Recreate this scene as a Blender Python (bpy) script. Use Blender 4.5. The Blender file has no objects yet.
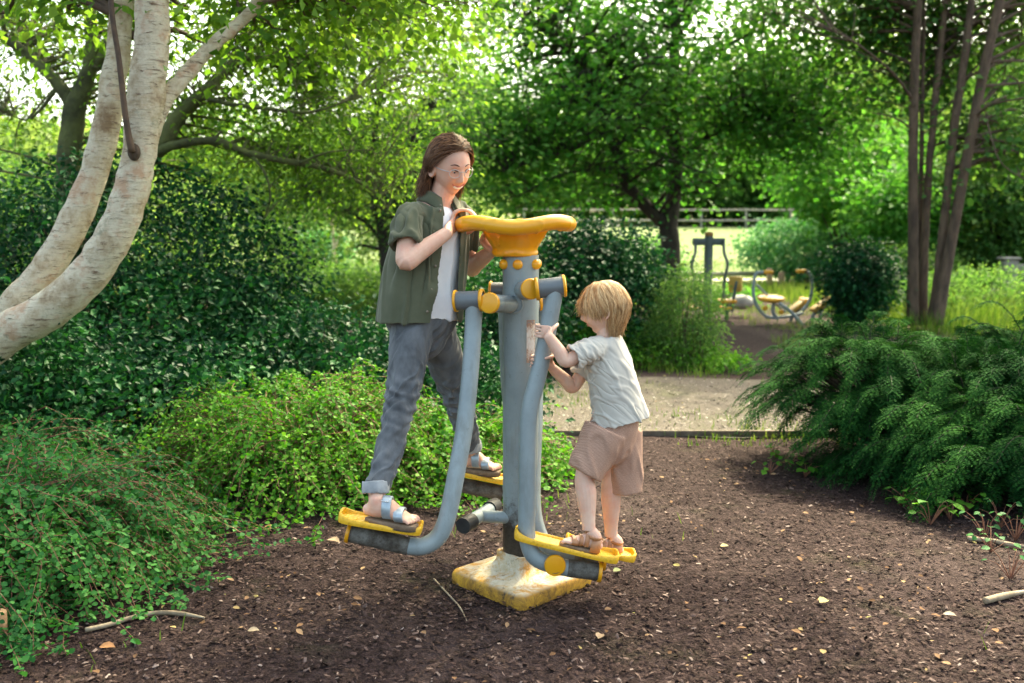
import bpy, math, os
import numpy as np
from mathutils import Vector, Matrix

SC = bpy.context.scene
COL = SC.collection
R = math.radians
rng = np.random.default_rng(11)

# ------------------------------------------------------------------ camera
CAMZ, FPX, HZ = 1.52, 940.0, 235.0
PITCH = math.atan((341.5 - HZ) / FPX)
cam_d = bpy.data.cameras.new('camera')
cam = bpy.data.objects.new('camera', cam_d); COL.objects.link(cam)
cam.location = (0, 0, CAMZ); cam.rotation_euler = (math.pi/2 - PITCH, 0, 0)
cam_d.sensor_width = 36; cam_d.lens = FPX/1024*36; cam_d.clip_end = 2000; cam_d.clip_start = .05
cam_d.dof.use_dof = True; cam_d.dof.focus_distance = 4.0; cam_d.dof.aperture_fstop = 2.2
SC.camera = cam
CP, SP = math.cos(PITCH), math.sin(PITCH)

def at(px, py, Y):
    """world point at depth Y (metres north of the camera) on the sight line of a pixel of the photo"""
    a = (px-512)/FPX; b = (341.5-py)/FPX
    d = np.array([a, CP + b*SP, -SP + b*CP])
    t = Y/d[1]
    return np.array([d[0]*t, Y, CAMZ + d[2]*t])

def V3(*a): return np.array(a if len(a) == 3 else a[0], dtype=float)
def nrm(v):
    v = np.asarray(v, float); return v/(np.linalg.norm(v, axis=-1, keepdims=True) + 1e-12)

def gz(x, y):
    """height of the ground"""
    x = np.asarray(x, float); y = np.asarray(y, float)
    t = np.clip((y-33)/24, 0, 1); s = t*t*(3-2*t)
    z = s*1.95 + np.clip((y-60)/60, 0, 1)*2.0
    z = z + .012*np.sin(x*1.7+.6*y)*np.cos(y*1.3-.4*x) + .006*np.sin(x*3.9+1)*np.sin(y*3.3)
    return z

# ------------------------------------------------------------------ mesh helpers
OFF = {}
def mesh_np(name, V, faces):
    """faces: list of (k, array n x k)"""
    me = bpy.data.meshes.new(name)
    V = np.asarray(V, np.float32)
    me.vertices.add(len(V)); me.vertices.foreach_set('co', V.ravel())
    nl = sum(f.size for f in faces); nf = sum(len(f) for f in faces)
    me.loops.add(nl); me.polygons.add(nf)
    li = np.concatenate([f.ravel() for f in faces]).astype(np.int32)
    tot = np.concatenate([np.full(len(f), f.shape[1]) for f in faces]).astype(np.int32)
    st = np.concatenate([[0], np.cumsum(tot)[:-1]]).astype(np.int32)
    me.loops.foreach_set('vertex_index', li)
    me.polygons.foreach_set('loop_start', st); me.polygons.foreach_set('loop_total', tot)
    me.update(calc_edges=True)
    return me

class Soup:
    def __init__(s): s.v = []; s.f = {}; s.n = 0
    def add(s, V, F):
        V = np.asarray(V, float).reshape(-1, 3)
        for f in (F if isinstance(F, list) else [F]):
            f = np.asarray(f, int)
            s.f.setdefault(f.shape[1], []).append(f + s.n)
        s.v.append(V); s.n += len(V); return s
    def faces(s): return [np.concatenate(v) for k, v in sorted(s.f.items())]
    def verts(s): return np.concatenate(s.v)

def link(name, me, mat=None, parent=None, loc=None, smooth=True):
    o = bpy.data.objects.new(name, me)
    COL.objects.link(o)
    if mat: me.materials.append(mat)
    base = np.zeros(3)
    if parent is not None:
        base = OFF[parent.name]; o.parent = parent; OFF[o.name] = base
    else:
        base = np.zeros(3) if loc is None else np.asarray(loc, float)
        o.location = base; OFF[o.name] = base
    if np.abs(base).sum() > 0:
        me.transform(Matrix.Translation(-Vector(base)))
    if smooth:
        me.polygons.foreach_set('use_smooth', np.ones(len(me.polygons), bool))
    me.update()
    return o

def obj(name, soup, mat=None, parent=None, loc=None, smooth=True, bevel=0, sharp=None):
    me = mesh_np(name, soup.verts(), soup.faces())
    o = link(name, me, mat, parent, loc, smooth)
    if bevel:
        m = o.modifiers.new('b', 'BEVEL'); m.width = bevel; m.segments = 2; m.limit_method = 'ANGLE'; m.angle_limit = R(35)
    if sharp:
        try: me.set_sharp_from_angle(angle=R(sharp))
        except Exception: pass
    return o

def thing(name, label, cat, loc=(0, 0, 0), group=None, kind=None):
    o = bpy.data.objects.new(name, None); COL.objects.link(o); o.location = loc
    o.empty_display_size = .1
    OFF[o.name] = np.asarray(loc, float); tag(o, label, cat, group, kind); return o
def tag(o, label=None, cat=None, group=None, kind=None):
    if label: o['label'] = label
    if cat: o['category'] = cat
    if group: o['group'] = group
    if kind: o['kind'] = kind
    return o

# ---- primitive shapes (return V, F)
def catmull(P, n):
    P = np.asarray(P, float)
    if len(P) == 2:
        t = np.linspace(0, 1, n)[:, None]; return P[0]*(1-t) + P[1]*t
    Q = np.vstack([2*P[0]-P[1], P, 2*P[-1]-P[-2]])
    L = len(P)-1; out = []
    for u in np.linspace(0, L, n):
        i = min(int(u), L-1); t = u-i
        p0, p1, p2, p3 = Q[i], Q[i+1], Q[i+2], Q[i+3]
        out.append(.5*((2*p1) + (-p0+p2)*t + (2*p0-5*p1+4*p2-p3)*t*t + (-p0+3*p1-3*p2+p3)*t**3))
    return np.array(out)

def grid_faces(nr, nc, wrap=True, o=0):
    i = np.arange(nr-1)[:, None]; j = np.arange(nc if wrap else nc-1)[None, :]
    j2 = (j+1) % nc
    return np.stack([i*nc+j, i*nc+j2, (i+1)*nc+j2, (i+1)*nc+j], -1).reshape(-1, 4) + o

def frames(P):
    T = np.gradient(P, axis=0); T = nrm(T)
    a = np.array([0, 0, 1.]) if abs(T[0][2]) < .8 else np.array([1., 0, 0])
    N = [nrm(np.cross(T[0], a))]
    for k in range(1, len(P)):
        v = N[-1] - T[k]*np.dot(N[-1], T[k]); N.append(nrm(v))
    N = np.array(N); return T, N, np.cross(T, N)

def tube(P, r, seg=14, n=None, side=None, caps=True, round_ends=False):
    """P control points; r scalar / list of radii / list of (a,b); side = direction of the a radius"""
    P = np.asarray(P, float)
    rr = np.array([(q, q) if np.isscalar(q) else q for q in (r if hasattr(r, '__len__') else [r]*len(P))], float)
    n = n or max(2, (len(P)-1)*6+1) if len(P) > 2 or n else (n or 2)
    C = catmull(P, n); RR = catmull(rr, n) if len(P) > 2 else np.linspace(0, 1, n)[:, None]*(rr[1]-rr[0]) + rr[0]
    RR = np.maximum(RR, 1e-4)
    if round_ends:
        T0 = nrm(C[0]-C[1]); T1 = nrm(C[-1]-C[-2]); a = []; ra = []
        for th in (80, 60, 40, 20):
            a.append(C[0] + T0*RR[0].min()*math.sin(R(th))); ra.append(RR[0]*math.cos(R(th)))
        b = []; rb = []
        for th in (20, 40, 60, 80):
            b.append(C[-1] + T1*RR[-1].min()*math.sin(R(th))); rb.append(RR[-1]*math.cos(R(th)))
        C = np.vstack([a, C, b]); RR = np.vstack([ra, RR, rb]); n = len(C)
    T, N, B = frames(C)
    if side is not None:
        s = np.asarray(side, float)
        N = nrm(s[None]-T*(T@s)[:, None]); B = np.cross(T, N)
    th = np.linspace(0, 2*np.pi, seg, endpoint=False)
    V = C[:, None] + N[:, None]*(np.cos(th)[None, :, None]*RR[:, 0][:, None, None]) + B[:, None]*(np.sin(th)[None, :, None]*RR[:, 1][:, None, None])
    V = V.reshape(-1, 3); F = [grid_faces(n, seg)]
    if caps:
        V = np.vstack([V, C[0], C[-1]]); k = np.arange(seg); k2 = (k+1) % seg
        F.append(np.stack([np.full(seg, n*seg), k2, k], -1)); F.append(np.stack([np.full(seg, n*seg+1), (n-1)*seg+k, (n-1)*seg+k2], -1))
    return V, F

def blob(c, r, ax=None, nu=18, nv=12):
    """ellipsoid; ax = 3x3 rows of axes"""
    ax = np.eye(3) if ax is None else np.asarray(ax, float)
    ph = np.linspace(0, np.pi, nv)[1:-1]; th = np.linspace(0, 2*np.pi, nu, endpoint=False)
    d = np.stack([np.sin(ph)[:, None]*np.cos(th), np.sin(ph)[:, None]*np.sin(th), np.cos(ph)[:, None]*np.ones(nu)], -1).reshape(-1, 3)
    d = np.vstack([d, [0, 0, 1], [0, 0, -1]]); r = np.ones(3)*r
    V = np.asarray(c) + (d*r) @ ax
    n = nv-2; F = [grid_faces(n, nu)[:, ::-1]]; k = np.arange(nu); k2 = (k+1) % nu
    F.append(np.stack([np.full(nu, n*nu), k, k2], -1)); F.append(np.stack([np.full(nu, n*nu+1), (n-1)*nu+k2, (n-1)*nu+k], -1))
    return V, F

def box(c, s, ax=None):
    ax = np.eye(3) if ax is None else np.asarray(ax, float)
    d = np.array([[x, y, z] for x in (-1, 1) for y in (-1, 1) for z in (-1, 1)], float)*np.asarray(s)/2
    F = np.array([[0, 1, 3, 2], [4, 6, 7, 5], [0, 4, 5, 1], [2, 3, 7, 6], [0, 2, 6, 4], [1, 5, 7, 3]])
    return np.asarray(c) + d@ax, F

def lathe(prof, c=(0, 0, 0), axis=(0, 0, 1), seg=32, close=False):
    """prof list of (radius, height along axis)"""
    a = nrm(axis); x = nrm(np.cross(a, [0, 1, 0] if abs(a[1]) < .9 else [1, 0, 0])); y = np.cross(a, x)
    th = np.linspace(0, 2*np.pi, seg, endpoint=False); V = []
    for r, h in prof:
        V.append(np.asarray(c) + a*h + (np.cos(th)[:, None]*x + np.sin(th)[:, None]*y)*max(r, 1e-4))
    return np.vstack(V), grid_faces(len(prof), seg)

def cap_disc(c, axis, r, h):
    """domed cap, a lathe from c outwards along axis"""
    return lathe([(0, 0), (r, 0), (r, h*.6), (r*.93, h*.85), (r*.6, h*1.0), (0, h*1.04)], c, axis, 24)

def tubes_vec(P, r, seg=3):
    """P (n,k,3), r (n,k): many small tubes at once"""
    n, k, _ = P.shape
    T = nrm(np.gradient(P, axis=1)); a = np.where(np.abs(T[:, :1, 2:3]) < .9, np.array([0, 0, 1.]), np.array([1., 0, 0]))
    N = nrm(np.cross(T, np.broadcast_to(a, T.shape))); B = np.cross(T, N)
    th = np.linspace(0, 2*np.pi, seg, endpoint=False)
    V = P[:, :, None] + (N[:, :, None]*np.cos(th)[None, None, :, None] + B[:, :, None]*np.sin(th)[None, None, :, None])*r[:, :, None, None]
    V = V.reshape(-1, 3); F = grid_faces(k, seg)
    F = (F[None] + (np.arange(n)*k*seg)[:, None, None]).reshape(-1, 4)
    return V, F

def remesh(name, soup, vox, smooth=4, mat=None, parent=None, loc=None, deform=None, fac=.5):
    me = mesh_np(name + '_src', soup.verts(), soup.faces())
    o = bpy.data.objects.new('tmp', me); COL.objects.link(o)
    m = o.modifiers.new('r', 'REMESH'); m.mode = 'VOXEL'; m.voxel_size = vox; m.use_smooth_shade = True
    if smooth:
        s = o.modifiers.new('s', 'SMOOTH'); s.factor = fac; s.iterations = smooth
    dg = bpy.context.evaluated_depsgraph_get(); dg.update()
    out = bpy.data.meshes.new_from_object(o.evaluated_get(dg)); out.name = name
    bpy.data.objects.remove(o); bpy.data.meshes.remove(me)
    out.materials.clear()
    if deform:
        n = len(out.vertices); co = np.empty(n*3, np.float32); no = np.empty(n*3, np.float32)
        out.vertices.foreach_get('co', co); out.vertex_normals.foreach_get('vector', no)
        co = co.reshape(-1, 3).astype(float); no = no.reshape(-1, 3)
        out.vertices.foreach_set('co', deform(co, no).astype(np.float32).ravel()); out.update()
    return link(name, out, mat, parent, loc)

def wav(P, seed, freq, octs=2):
    r = np.random.default_rng(seed); o = 0
    for k in range(octs):
        for j in range(4):
            d = nrm(r.normal(size=3))*freq*(2**k)*r.uniform(.7, 1.3)
            o = o + np.sin(P@d*6.28 + r.uniform(0, 6.28))/(4*(1.6**k))
    return o
def folds(P, N, amp, seed, axis, freq):
    """cloth folds: ridges that run along axis, warped"""
    a = nrm(axis); w = P + .012*np.stack([wav(P, seed+i, 5) for i in range(3)], -1)
    u = w - (w@a)[:, None]*a*.86
    h = wav(u, seed+9, freq, 2)
    ridge = np.exp(-(h/.28)**2)*1.3-.3
    m = np.clip(.35+1.0*wav(P, seed+5, 3.5, 1), 0, 1)
    return P + N*(amp*(ridge-.3)*(.35+m))[:, None]

# ------------------------------------------------------------------ materials
def nodes_mat(name):
    m = bpy.data.materials.new(name); m.use_nodes = True
    nt = m.node_tree; b = nt.nodes['Principled BSDF']; return m, nt, b
def N(nt, t, **k):
    n = nt.nodes.new(t)
    for a, v in k.items():
        if a in n.inputs: n.inputs[a].default_value = v
        else: setattr(n, a, v)
    return n
def ramp(nt, fac, stops):
    r = nt.nodes.new('ShaderNodeValToRGB'); e = r.color_ramp.elements
    while len(e) < len(stops): e.new(.5)
    for el, (p, c) in zip(e, stops):
        el.position = p; el.color = (*c, 1) if len(c) == 3 else c
    nt.links.new(fac, r.inputs[0]); return r.outputs[0]
def noise(nt, scale, detail=4, rough=.6, coord='Object', stretch=None, dist=0):
    tc = nt.nodes.new('ShaderNodeTexCoord'); o = tc.outputs[coord]
    if stretch:
        mp = nt.nodes.new('ShaderNodeMapping'); mp.inputs['Scale'].default_value = stretch; nt.links.new(o, mp.inputs[0]); o = mp.outputs[0]
    n = N(nt, 'ShaderNodeTexNoise', Scale=scale, Detail=detail, Roughness=rough, Distortion=dist); nt.links.new(o, n.inputs['Vector']); return n.outputs['Fac']
def mixc(nt, fac, a, b, mode='MIX'):
    m = nt.nodes.new('ShaderNodeMix'); m.data_type = 'RGBA'; m.blend_type = mode
    for s, v in ((m.inputs[0], fac), (m.inputs[6], a), (m.inputs[7], b)):
        if isinstance(v, (int, float)): s.default_value = v
        elif isinstance(v, tuple): s.default_value = (*v, 1)
        else: nt.links.new(v, s)
    return m.outputs[2]
def bump(nt, b, h, strength=.3, dist=.01):
    n = N(nt, 'ShaderNodeBump', Strength=strength, Distance=dist); nt.links.new(h, n.inputs['Height']); nt.links.new(n.outputs[0], b.inputs['Normal']); return n

def simple(name, c1, c2, scale=8, rough=.6, bumpy=0, bscale=60, spec=.5, stretch=None, dist=.003, lo=.35, hi=.65, sheen=0):
    m, nt, b = nodes_mat(name)
    f = noise(nt, scale, stretch=stretch); nt.links.new(ramp(nt, f, [(lo, c1), (hi, c2)]), b.inputs['Base Color'])
    b.inputs['Roughness'].default_value = rough; b.inputs['Specular IOR Level'].default_value = spec
    if sheen: b.inputs['Sheen Weight'].default_value = sheen
    if bumpy: bump(nt, b, noise(nt, bscale, 3, stretch=stretch), bumpy, dist)
    return m

def leaf_mat(name, cols, trans=.35, rough=.45, patch=.6, spec=.4):
    """cols: dark, mid, light; chosen per leaf, with patches of younger foliage"""
    m, nt, b = nodes_mat(name)
    g = nt.nodes.new('ShaderNodeNewGeometry'); rnd = g.outputs['Random Per Island']
    f = noise(nt, patch, 2)
    mm = N(nt, 'ShaderNodeMath', operation='MULTIPLY_ADD'); nt.links.new(f, mm.inputs[0]); mm.inputs[1].default_value = 1.5; mm.inputs[2].default_value = -.5
    ad = N(nt, 'ShaderNodeMath', operation='MULTIPLY_ADD'); nt.links.new(rnd, ad.inputs[0]); ad.inputs[1].default_value = .55; nt.links.new(mm.outputs[0], ad.inputs[2])
    c = ramp(nt, ad.outputs[0], [(.12, cols[0]), (.45, cols[1]), (.9, cols[2])])
    nt.links.new(c, b.inputs['Base Color']); b.inputs['Roughness'].default_value = rough; b.inputs['Specular IOR Level'].default_value = spec
    t = nt.nodes.new('ShaderNodeBsdfTranslucent')
    cc = mixc(nt, 1.0, c, (1.2, 1.25, .72), 'MULTIPLY'); nt.links.new(cc, t.inputs[0])
    mx = nt.nodes.new('ShaderNodeMixShader'); mx.inputs[0].default_value = trans
    nt.links.new(b.outputs[0], mx.inputs[1]); nt.links.new(t.outputs[0], mx.inputs[2])
    nt.links.new(mx.outputs[0], nt.nodes['Material Output'].inputs[0]); return m

# ------------------------------------------------------------------ world and sun
SUN_EL, SUN_AZ = R(50), R(28)          # azimuth measured from +Y towards +X
w = bpy.data.worlds.new('World'); SC.world = w; w.use_nodes = True
nt = w.node_tree; bg = nt.nodes['Background']
sky = nt.nodes.new('ShaderNodeTexSky'); sky.sky_type = 'NISHITA'; sky.sun_disc = False
sky.sun_elevation = SUN_EL; sky.sun_rotation = SUN_AZ; sky.air_density = .75; sky.dust_density = 5.0; sky.ozone_density = .3
nt.links.new(sky.outputs[0], bg.inputs[0]); bg.inputs[1].default_value = .15
sl = bpy.data.lights.new('sun', 'SUN'); sl.energy = 2.0; sl.angle = R(.6); sl.color = (1, .94, .82)
so = bpy.data.objects.new('sun', sl); COL.objects.link(so)
sd = Vector((math.sin(SUN_AZ)*math.cos(SUN_EL), math.cos(SUN_AZ)*math.cos(SUN_EL), math.sin(SUN_EL)))
so.rotation_euler = sd.to_track_quat('Z', 'Y').to_euler()
SC.view_settings.view_transform = 'Standard'; SC.view_settings.look = 'None'
SC.view_settings.exposure = 2.6; SC.view_settings.use_white_balance = True; SC.view_settings.white_balance_temperature = 7800; SC.view_settings.white_balance_tint = -4; SC.view_settings.gamma = 1
cy = SC.cycles
cy.max_bounces = 6; cy.diffuse_bounces = 4; cy.glossy_bounces = 2; cy.transmission_bounces = 4; cy.transparent_max_bounces = 4
cy.caustics_reflective = False; cy.caustics_refractive = False; cy.sample_clamp_indirect = 6
cy.use_denoising = True
try: cy.denoiser = 'OPENIMAGEDENOISE'
except Exception: pass
# ================================================================== machine materials
def paint_mat(name, col, dirt=0):
    m, nt, b = nodes_mat(name)
    f = noise(nt, 5, 5, .65); c = ramp(nt, f, [(.3, tuple(x*.8 for x in col)), (.7, tuple(x*1.12 for x in col))])
    n2 = noise(nt, 38, 6, .7); spots = ramp(nt, n2, [(.62, (0, 0, 0)), (.72, (1, 1, 1))])
    c = mixc(nt, spots, c, tuple(x*.62+.02 for x in col))
    st = noise(nt, 14, 6, .7, stretch=(1, 1, .22)); sm = ramp(nt, st, [(.52, (0, 0, 0)), (.75, (.55, .55, .55))])
    c = mixc(nt, sm, c, (.13, .125, .10))
    nt.links.new(c, b.inputs['Base Color']); b.inputs['Roughness'].default_value = .38
    rr = ramp(nt, st, [(.3, (.3, .3, .3)), (.8, (.6, .6, .6))]); nt.links.new(rr, b.inputs['Roughness'])
    bump(nt, b, noise(nt, 120, 3), .05, .002); return m
M_grey = paint_mat('grey_paint', (.25, .295, .305))
M_greydark = paint_mat('grey_paint_sleeve', (.125, .14, .15))
def grime_mat(name, dirtcol, basecol, lo=.4, hi=.6):
    m, nt, b = nodes_mat(name)
    f = noise(nt, 16, 8, .75); c = ramp(nt, f, [(lo, dirtcol), (hi, basecol)])
    f2 = noise(nt, 90, 4, .6); c = mixc(nt, ramp(nt, f2, [(.5, (0, 0, 0)), (.8, (.8, .8, .8))]), c, tuple(x*.5 for x in dirtcol))
    nt.links.new(c, b.inputs['Base Color']); b.inputs['Roughness'].default_value = .8
    bump(nt, b, f2, .5, .004); return m
M_grime = grime_mat('grimy_grey_tube', (.040, .028, .018), (.17, .16, .14), .36, .66)
M_yel = simple('yellow_plastic', (.72, .30, .012), (.80, .37, .018), 6, .34, .06, 90, .5, dist=.002)
M_yelw = grime_mat('worn_yellow_pedal', (.72, .36, .012), (.85, .47, .03), .3, .5)
M_yelw.node_tree.nodes['Principled BSDF'].inputs['Roughness'].default_value = .5
M_rub = simple('black_rubber', (.012, .012, .012), (.03, .03, .03), 20, .6, .2, 80)
# base: bleached yellow plastic, rust yellow along the edges, black grime
m, nt, b = nodes_mat('weathered_base_plastic')
geo = nt.nodes.new('ShaderNodeNewGeometry')
f = noise(nt, 7, 8, .75); c = ramp(nt, f, [(.36, (.45, .36, .22)), (.5, (.62, .55, .42)), (.66, (.70, .66, .58))])
f2 = noise(nt, 10, 6, .8, dist=.6); c = mixc(nt, ramp(nt, f2, [(.47, (0, 0, 0)), (.62, (1, 1, 1))]), c, (.50, .23, .02))
sep = nt.nodes.new('ShaderNodeSeparateXYZ'); tc = nt.nodes.new('ShaderNodeTexCoord'); nt.links.new(tc.outputs['Object'], sep.inputs[0])
zz = ramp(nt, sep.outputs[2], [(.045, (1, 1, 1)), (.058, (0, 0, 0))])
c = mixc(nt, zz, c, ramp(nt, f2, [(.35, (.03, .02, .012)), (.5, (.35, .17, .02)), (.62, (.6, .32, .03))]))
f3 = noise(nt, 30, 6, .8); c = mixc(nt, ramp(nt, f3, [(.56, (0, 0, 0)), (.68, (.85, .85, .85))]), c, (.05, .04, .03))
nt.links.new(c, b.inputs['Base Color']); b.inputs['Roughness'].default_value = .7; bump(nt, b, f3, .3, .004)
M_base = m
m, nt, b = nodes_mat('peeled_label')
f = noise(nt, 22, 6, .8, stretch=(1, 1, .5)); nt.links.new(ramp(nt, f, [(.38, (.16, .19, .2)), (.45, (.30, .15, .09)), (.54, (.55, .48, .42)), (.66, (.62, .6, .57))]), b.inputs['Base Color']); b.inputs['Roughness'].default_value = .8
M_label = m

M_col = paint_mat('column_paint', (.25, .295, .305)); nt = M_col.node_tree; b = nt.nodes['Principled BSDF']
src = b.inputs['Base Color'].links[0].from_socket
tc = nt.nodes.new('ShaderNodeTexCoord'); sp_ = nt.nodes.new('ShaderNodeSeparateXYZ'); nt.links.new(tc.outputs['Object'], sp_.inputs[0])
nf = noise(nt, 9, 8, .8); ma = N(nt, 'ShaderNodeMath', operation='MULTIPLY_ADD'); nt.links.new(nf, ma.inputs[0]); ma.inputs[1].default_value = -.55; nt.links.new(sp_.outputs[2], ma.inputs[2])
mk = ramp(nt, ma.outputs[0], [(.0, (1, 1, 1)), (.10, (0, 0, 0))]); dc = ramp(nt, noise(nt, 40, 6, .8), [(.35, (.022, .016, .012)), (.6, (.07, .055, .04)), (.75, (.14, .12, .10))])
nt.links.new(mixc(nt, mk, src, dc), b.inputs['Base Color'])
# ================================================================== the big swing trainer
CX, CY = .037, 3.985
ZG = float(gz(CX, CY))
mach = thing('leg_swing_trainer', 'large grey and yellow two person exercise machine that the woman and boy stand on', 'exercise machine', (CX, CY, ZG))
X, Y_, Z = np.eye(3)
def rotz(a): c, s = math.cos(a), math.sin(a); return np.array([[c, s, 0], [-s, c, 0], [0, 0, 1.]])
# base plate
s = Soup(); ang = R(-46); ax = rotz(ang)
def rsq(h, rad, n=8):
    pts = []
    for q in range(4):
        cx = (h-rad)*(1 if q in (0, 3) else -1); cyy = (h-rad)*(1 if q in (0, 1) else -1)
        for t in np.linspace(0, 90, n): pts.append((cx+rad*math.cos(R(t+90*q)), cyy+rad*math.sin(R(t+90*q))))
    return np.array(pts)
prof = [(.226, .045, -.03), (.230, .045, .012), (.229, .045, .036), (.222, .042, .050), (.212, .04, .055)]
rings = []
for h, rad, z in prof:
    q = rsq(h, rad); rings.append(np.c_[q, np.full(len(q), z)])
nn = len(rings[0]); inner = rings[-1][:, :2]
for k, (rr_, z, t) in enumerate([(.15, .064, .35), (.128, .078, .8), (.112, .105, 1), (.107, .130, 1), (.109, .138, 1), (.106, .145, 1), (.097, .146, 1), (.083, .138, 1), (.080, .09, 1)]):
    a = np.arctan2(inner[:, 1], inner[:, 0]); circ = np.c_[np.cos(a), np.sin(a)]*rr_
    q = circ if t == 1 else circ*(t) + inner*(1-t)*(.85 if k == 0 else .6) + (circ*0)
    rings.append(np.c_[q, np.full(nn, z)])
Vb = np.vstack(rings) @ ax + np.array([CX+.005, CY, ZG]); s.add(Vb, grid_faces(len(rings), nn))
obj('base_plate', s, M_base, mach)
# column
s = Soup(); s.add(*lathe([(0.0, .06), (.0765, .06), (.0765, .5), (.0765, 1.0), (.0768, 1.43), (0, 1.43)], (CX, CY, ZG), (0, 0, 1), 40)); obj('column', s, M_col, mach, sharp=40)
# label remnant: curved patch on the column, facing right of the camera
s = Soup(); th = np.linspace(R(-72), R(-38), 9); zs = np.linspace(.98, 1.16, 12); th2, z2 = np.meshgrid(th, zs)
wob = .05*np.sin(z2*70)
V = np.stack([CX+.0778*np.cos(th2+wob*(th2 > R(-50))), CY+.0778*np.sin(th2+wob*(th2 > R(-50))), z2+ZG], -1).reshape(-1, 3)
s.add(V, grid_faces(12, 9, False)); obj('peeled_label', s, M_label, mach)

# handle: moulded ring on a bowl
def handle(parent):
    s = Soup(); c0 = np.array([CX-.024, CY, 0]); zr = 1.563
    ph = np.linspace(0, 2*np.pi, 72, endpoint=False); th = np.linspace(0, 2*np.pi, 16, endpoint=False)
    V = []
    for p in ph:
        rad = (.214) + .012*math.cos(2*p)
        zc = zr + .007*math.cos(2*p) - .007*math.cos(4*p) + .002*math.cos(p)
        d = np.array([math.cos(p), math.sin(p), 0]); 
        for t in th:
            V.append(c0 + d*(rad+.033*math.cos(t)) + Z*(zc + .032*math.sin(t)))
    F = grid_faces(72, 16); n = 72*16
    F2 = np.stack([71*16+np.arange(16), 71*16+(np.arange(16)+1) % 16, (np.arange(16)+1) % 16, np.arange(16)], -1)
    s.add(np.array(V), [F, F2])
    # bowl wall
    s.add(*lathe([(0, 1.43), (.092, 1.43), (.095, 1.436), (.093, 1.452), (.096, 1.468), (.112, 1.49), (.130, 1.52), (.140, 1.545), (.138, 1.553), (.128, 1.55), (.118, 1.52), (.1, 1.49), (.06, 1.475), (0, 1.475)], c0, (0, 0, 1), 40))
    # four webs flaring from bowl to ring
    for p, wd in ((R(182), .10), (R(2), .10), (R(-92), .11), (R(88), .11)):
        d = np.array([math.cos(p), math.sin(p), 0]); t_ = np.cross(Z, d)
        rows = []
        for u in np.linspace(0, 1, 9):
            r_ = .085 + .150*u; z_ = 1.462 + .095*u**.8; w_ = wd*(.62+.62*u*u)
            th_ = .020 + .014*u
            ring = []
            for a in np.linspace(0, 2*np.pi, 16, endpoint=False):
                ca, sa = math.cos(a), math.sin(a)
                ring.append(c0 + d*(r_ - th_*sa*.5) + t_*(w_*np.sign(ca)*abs(ca)**.6) + Z*(z_ + th_*np.sign(sa)*abs(sa)**.6))
            rows.append(ring)
        s.add(np.array(rows).reshape(-1, 3), grid_faces(9, 16))
    return remesh('handle_wheel', s, .006, 5, M_yel, parent)
hw = handle(mach)
# bolt caps
for a in (-100, -152, -38, 30, 150):
    d = np.array([math.cos(R(a)), math.sin(R(a)), 0]); s = Soup()
    s.add(*lathe([(.021, -.01), (.021, .006), (.0195, .014), (.013, .02), (0, .022)], np.array([CX, CY, 1.398]) + d*.0765, d, 18)); obj('bolt_cap', s, M_yel, mach)

def ring_flange(c, axis, r, t, parent):
    s = Soup(); s.add(*lathe([(r*.8, -t/2), (r, -t/2), (r*1.03, 0), (r, t/2), (r*.8, t/2)], c, axis, 28)); obj('bearing_ring', s, M_yel, parent)
def swing(top, sleeve_in, sleeve_out, path, bar_end, pedal_c, pedal_dir, pedal_len, pitch, cap_side, name='swing_arm', end_yel=True):
    """one pendulum: sleeve, bent tube, bar and pedal"""
    s = Soup(); s.add(*tube(path, .0345, 20, n=60, caps=False)); a = obj(name, s, M_grey, mach)
    ax = nrm(sleeve_out-sleeve_in)
    s = Soup(); s.add(*tube([sleeve_in, sleeve_out], .0385, 24, n=4)); obj('bearing_sleeve', s, M_greydark, a, sharp=40)
    ring_flange(sleeve_in, ax, .045, .014, a)
    s = Soup(); s.add(*cap_disc(sleeve_out, ax, .045, .013)); obj('end_cap', s, M_yel, a, sharp=40)
    # dirty bar end below the pedal
    e = path[-1]; s = Soup(); s.add(*tube([e - nrm(bar_end-e)*.002, bar_end], [.0356, .0358], 20, n=4, caps=True)); obj('pedal_bar', s, M_grime, a, sharp=40)
    d = nrm(bar_end-e); ring_flange(bar_end - d*.006, d, .0405, .014, a)
    # pedal: tray with a raised scalloped rim
    f = nrm(pedal_dir); sd_ = nrm(np.cross(Z, f)); up = np.cross(f, sd_)
    s = Soup(); L, W = pedal_len/2, .062
    n = 44; t = np.linspace(0, 2*np.pi, n, endpoint=False)
    ca, sa = np.cos(t), np.sin(t); sx = np.sign(ca)*np.abs(ca)**.35; sy = np.sign(sa)*np.abs(sa)**.35
    rim_h = .020 + .008*np.cos(2*t) - .014*np.exp(-((sx-.35)/.14)**2)
    def rg(k, zf): return (f[None]*(sx*(L-k))[:, None] + sd_[None]*(sy*(W-k))[:, None] + up[None]*(zf)[:, None])
    one = np.ones(n)
    rows = [rg(.02, one*-.012), rg(.002, one*-.010), rg(0, one*-.002), rg(0, rim_h-.004), rg(.004, rim_h), rg(.009, rim_h-.002), rg(.012, one*.004), rg(.03, one*.003), rg(.060, one*.003)]
    V = np.vstack(rows) + pedal_c; s.add(V, grid_faces(len(rows), n))
    s.add(np.vstack([rows[0]+pedal_c, [pedal_c - up*.012]]), np.stack([np.full(n, n), (np.arange(n)+1) % n, np.arange(n)], -1))
    s.add(np.vstack([rows[-1]+pedal_c, [pedal_c + up*.003]]), np.stack([np.full(n, n), np.arange(n), (np.arange(n)+1) % n], -1))
    for u in (-.6, -.3, 0, .3, .6): s.add(*box(pedal_c + f*L*u + up*.004, (.008, W*1.5, .004), np.array([f, sd_, up])))
    obj('pedal', s, M_yelw, a, sharp=50)
    return a

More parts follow.
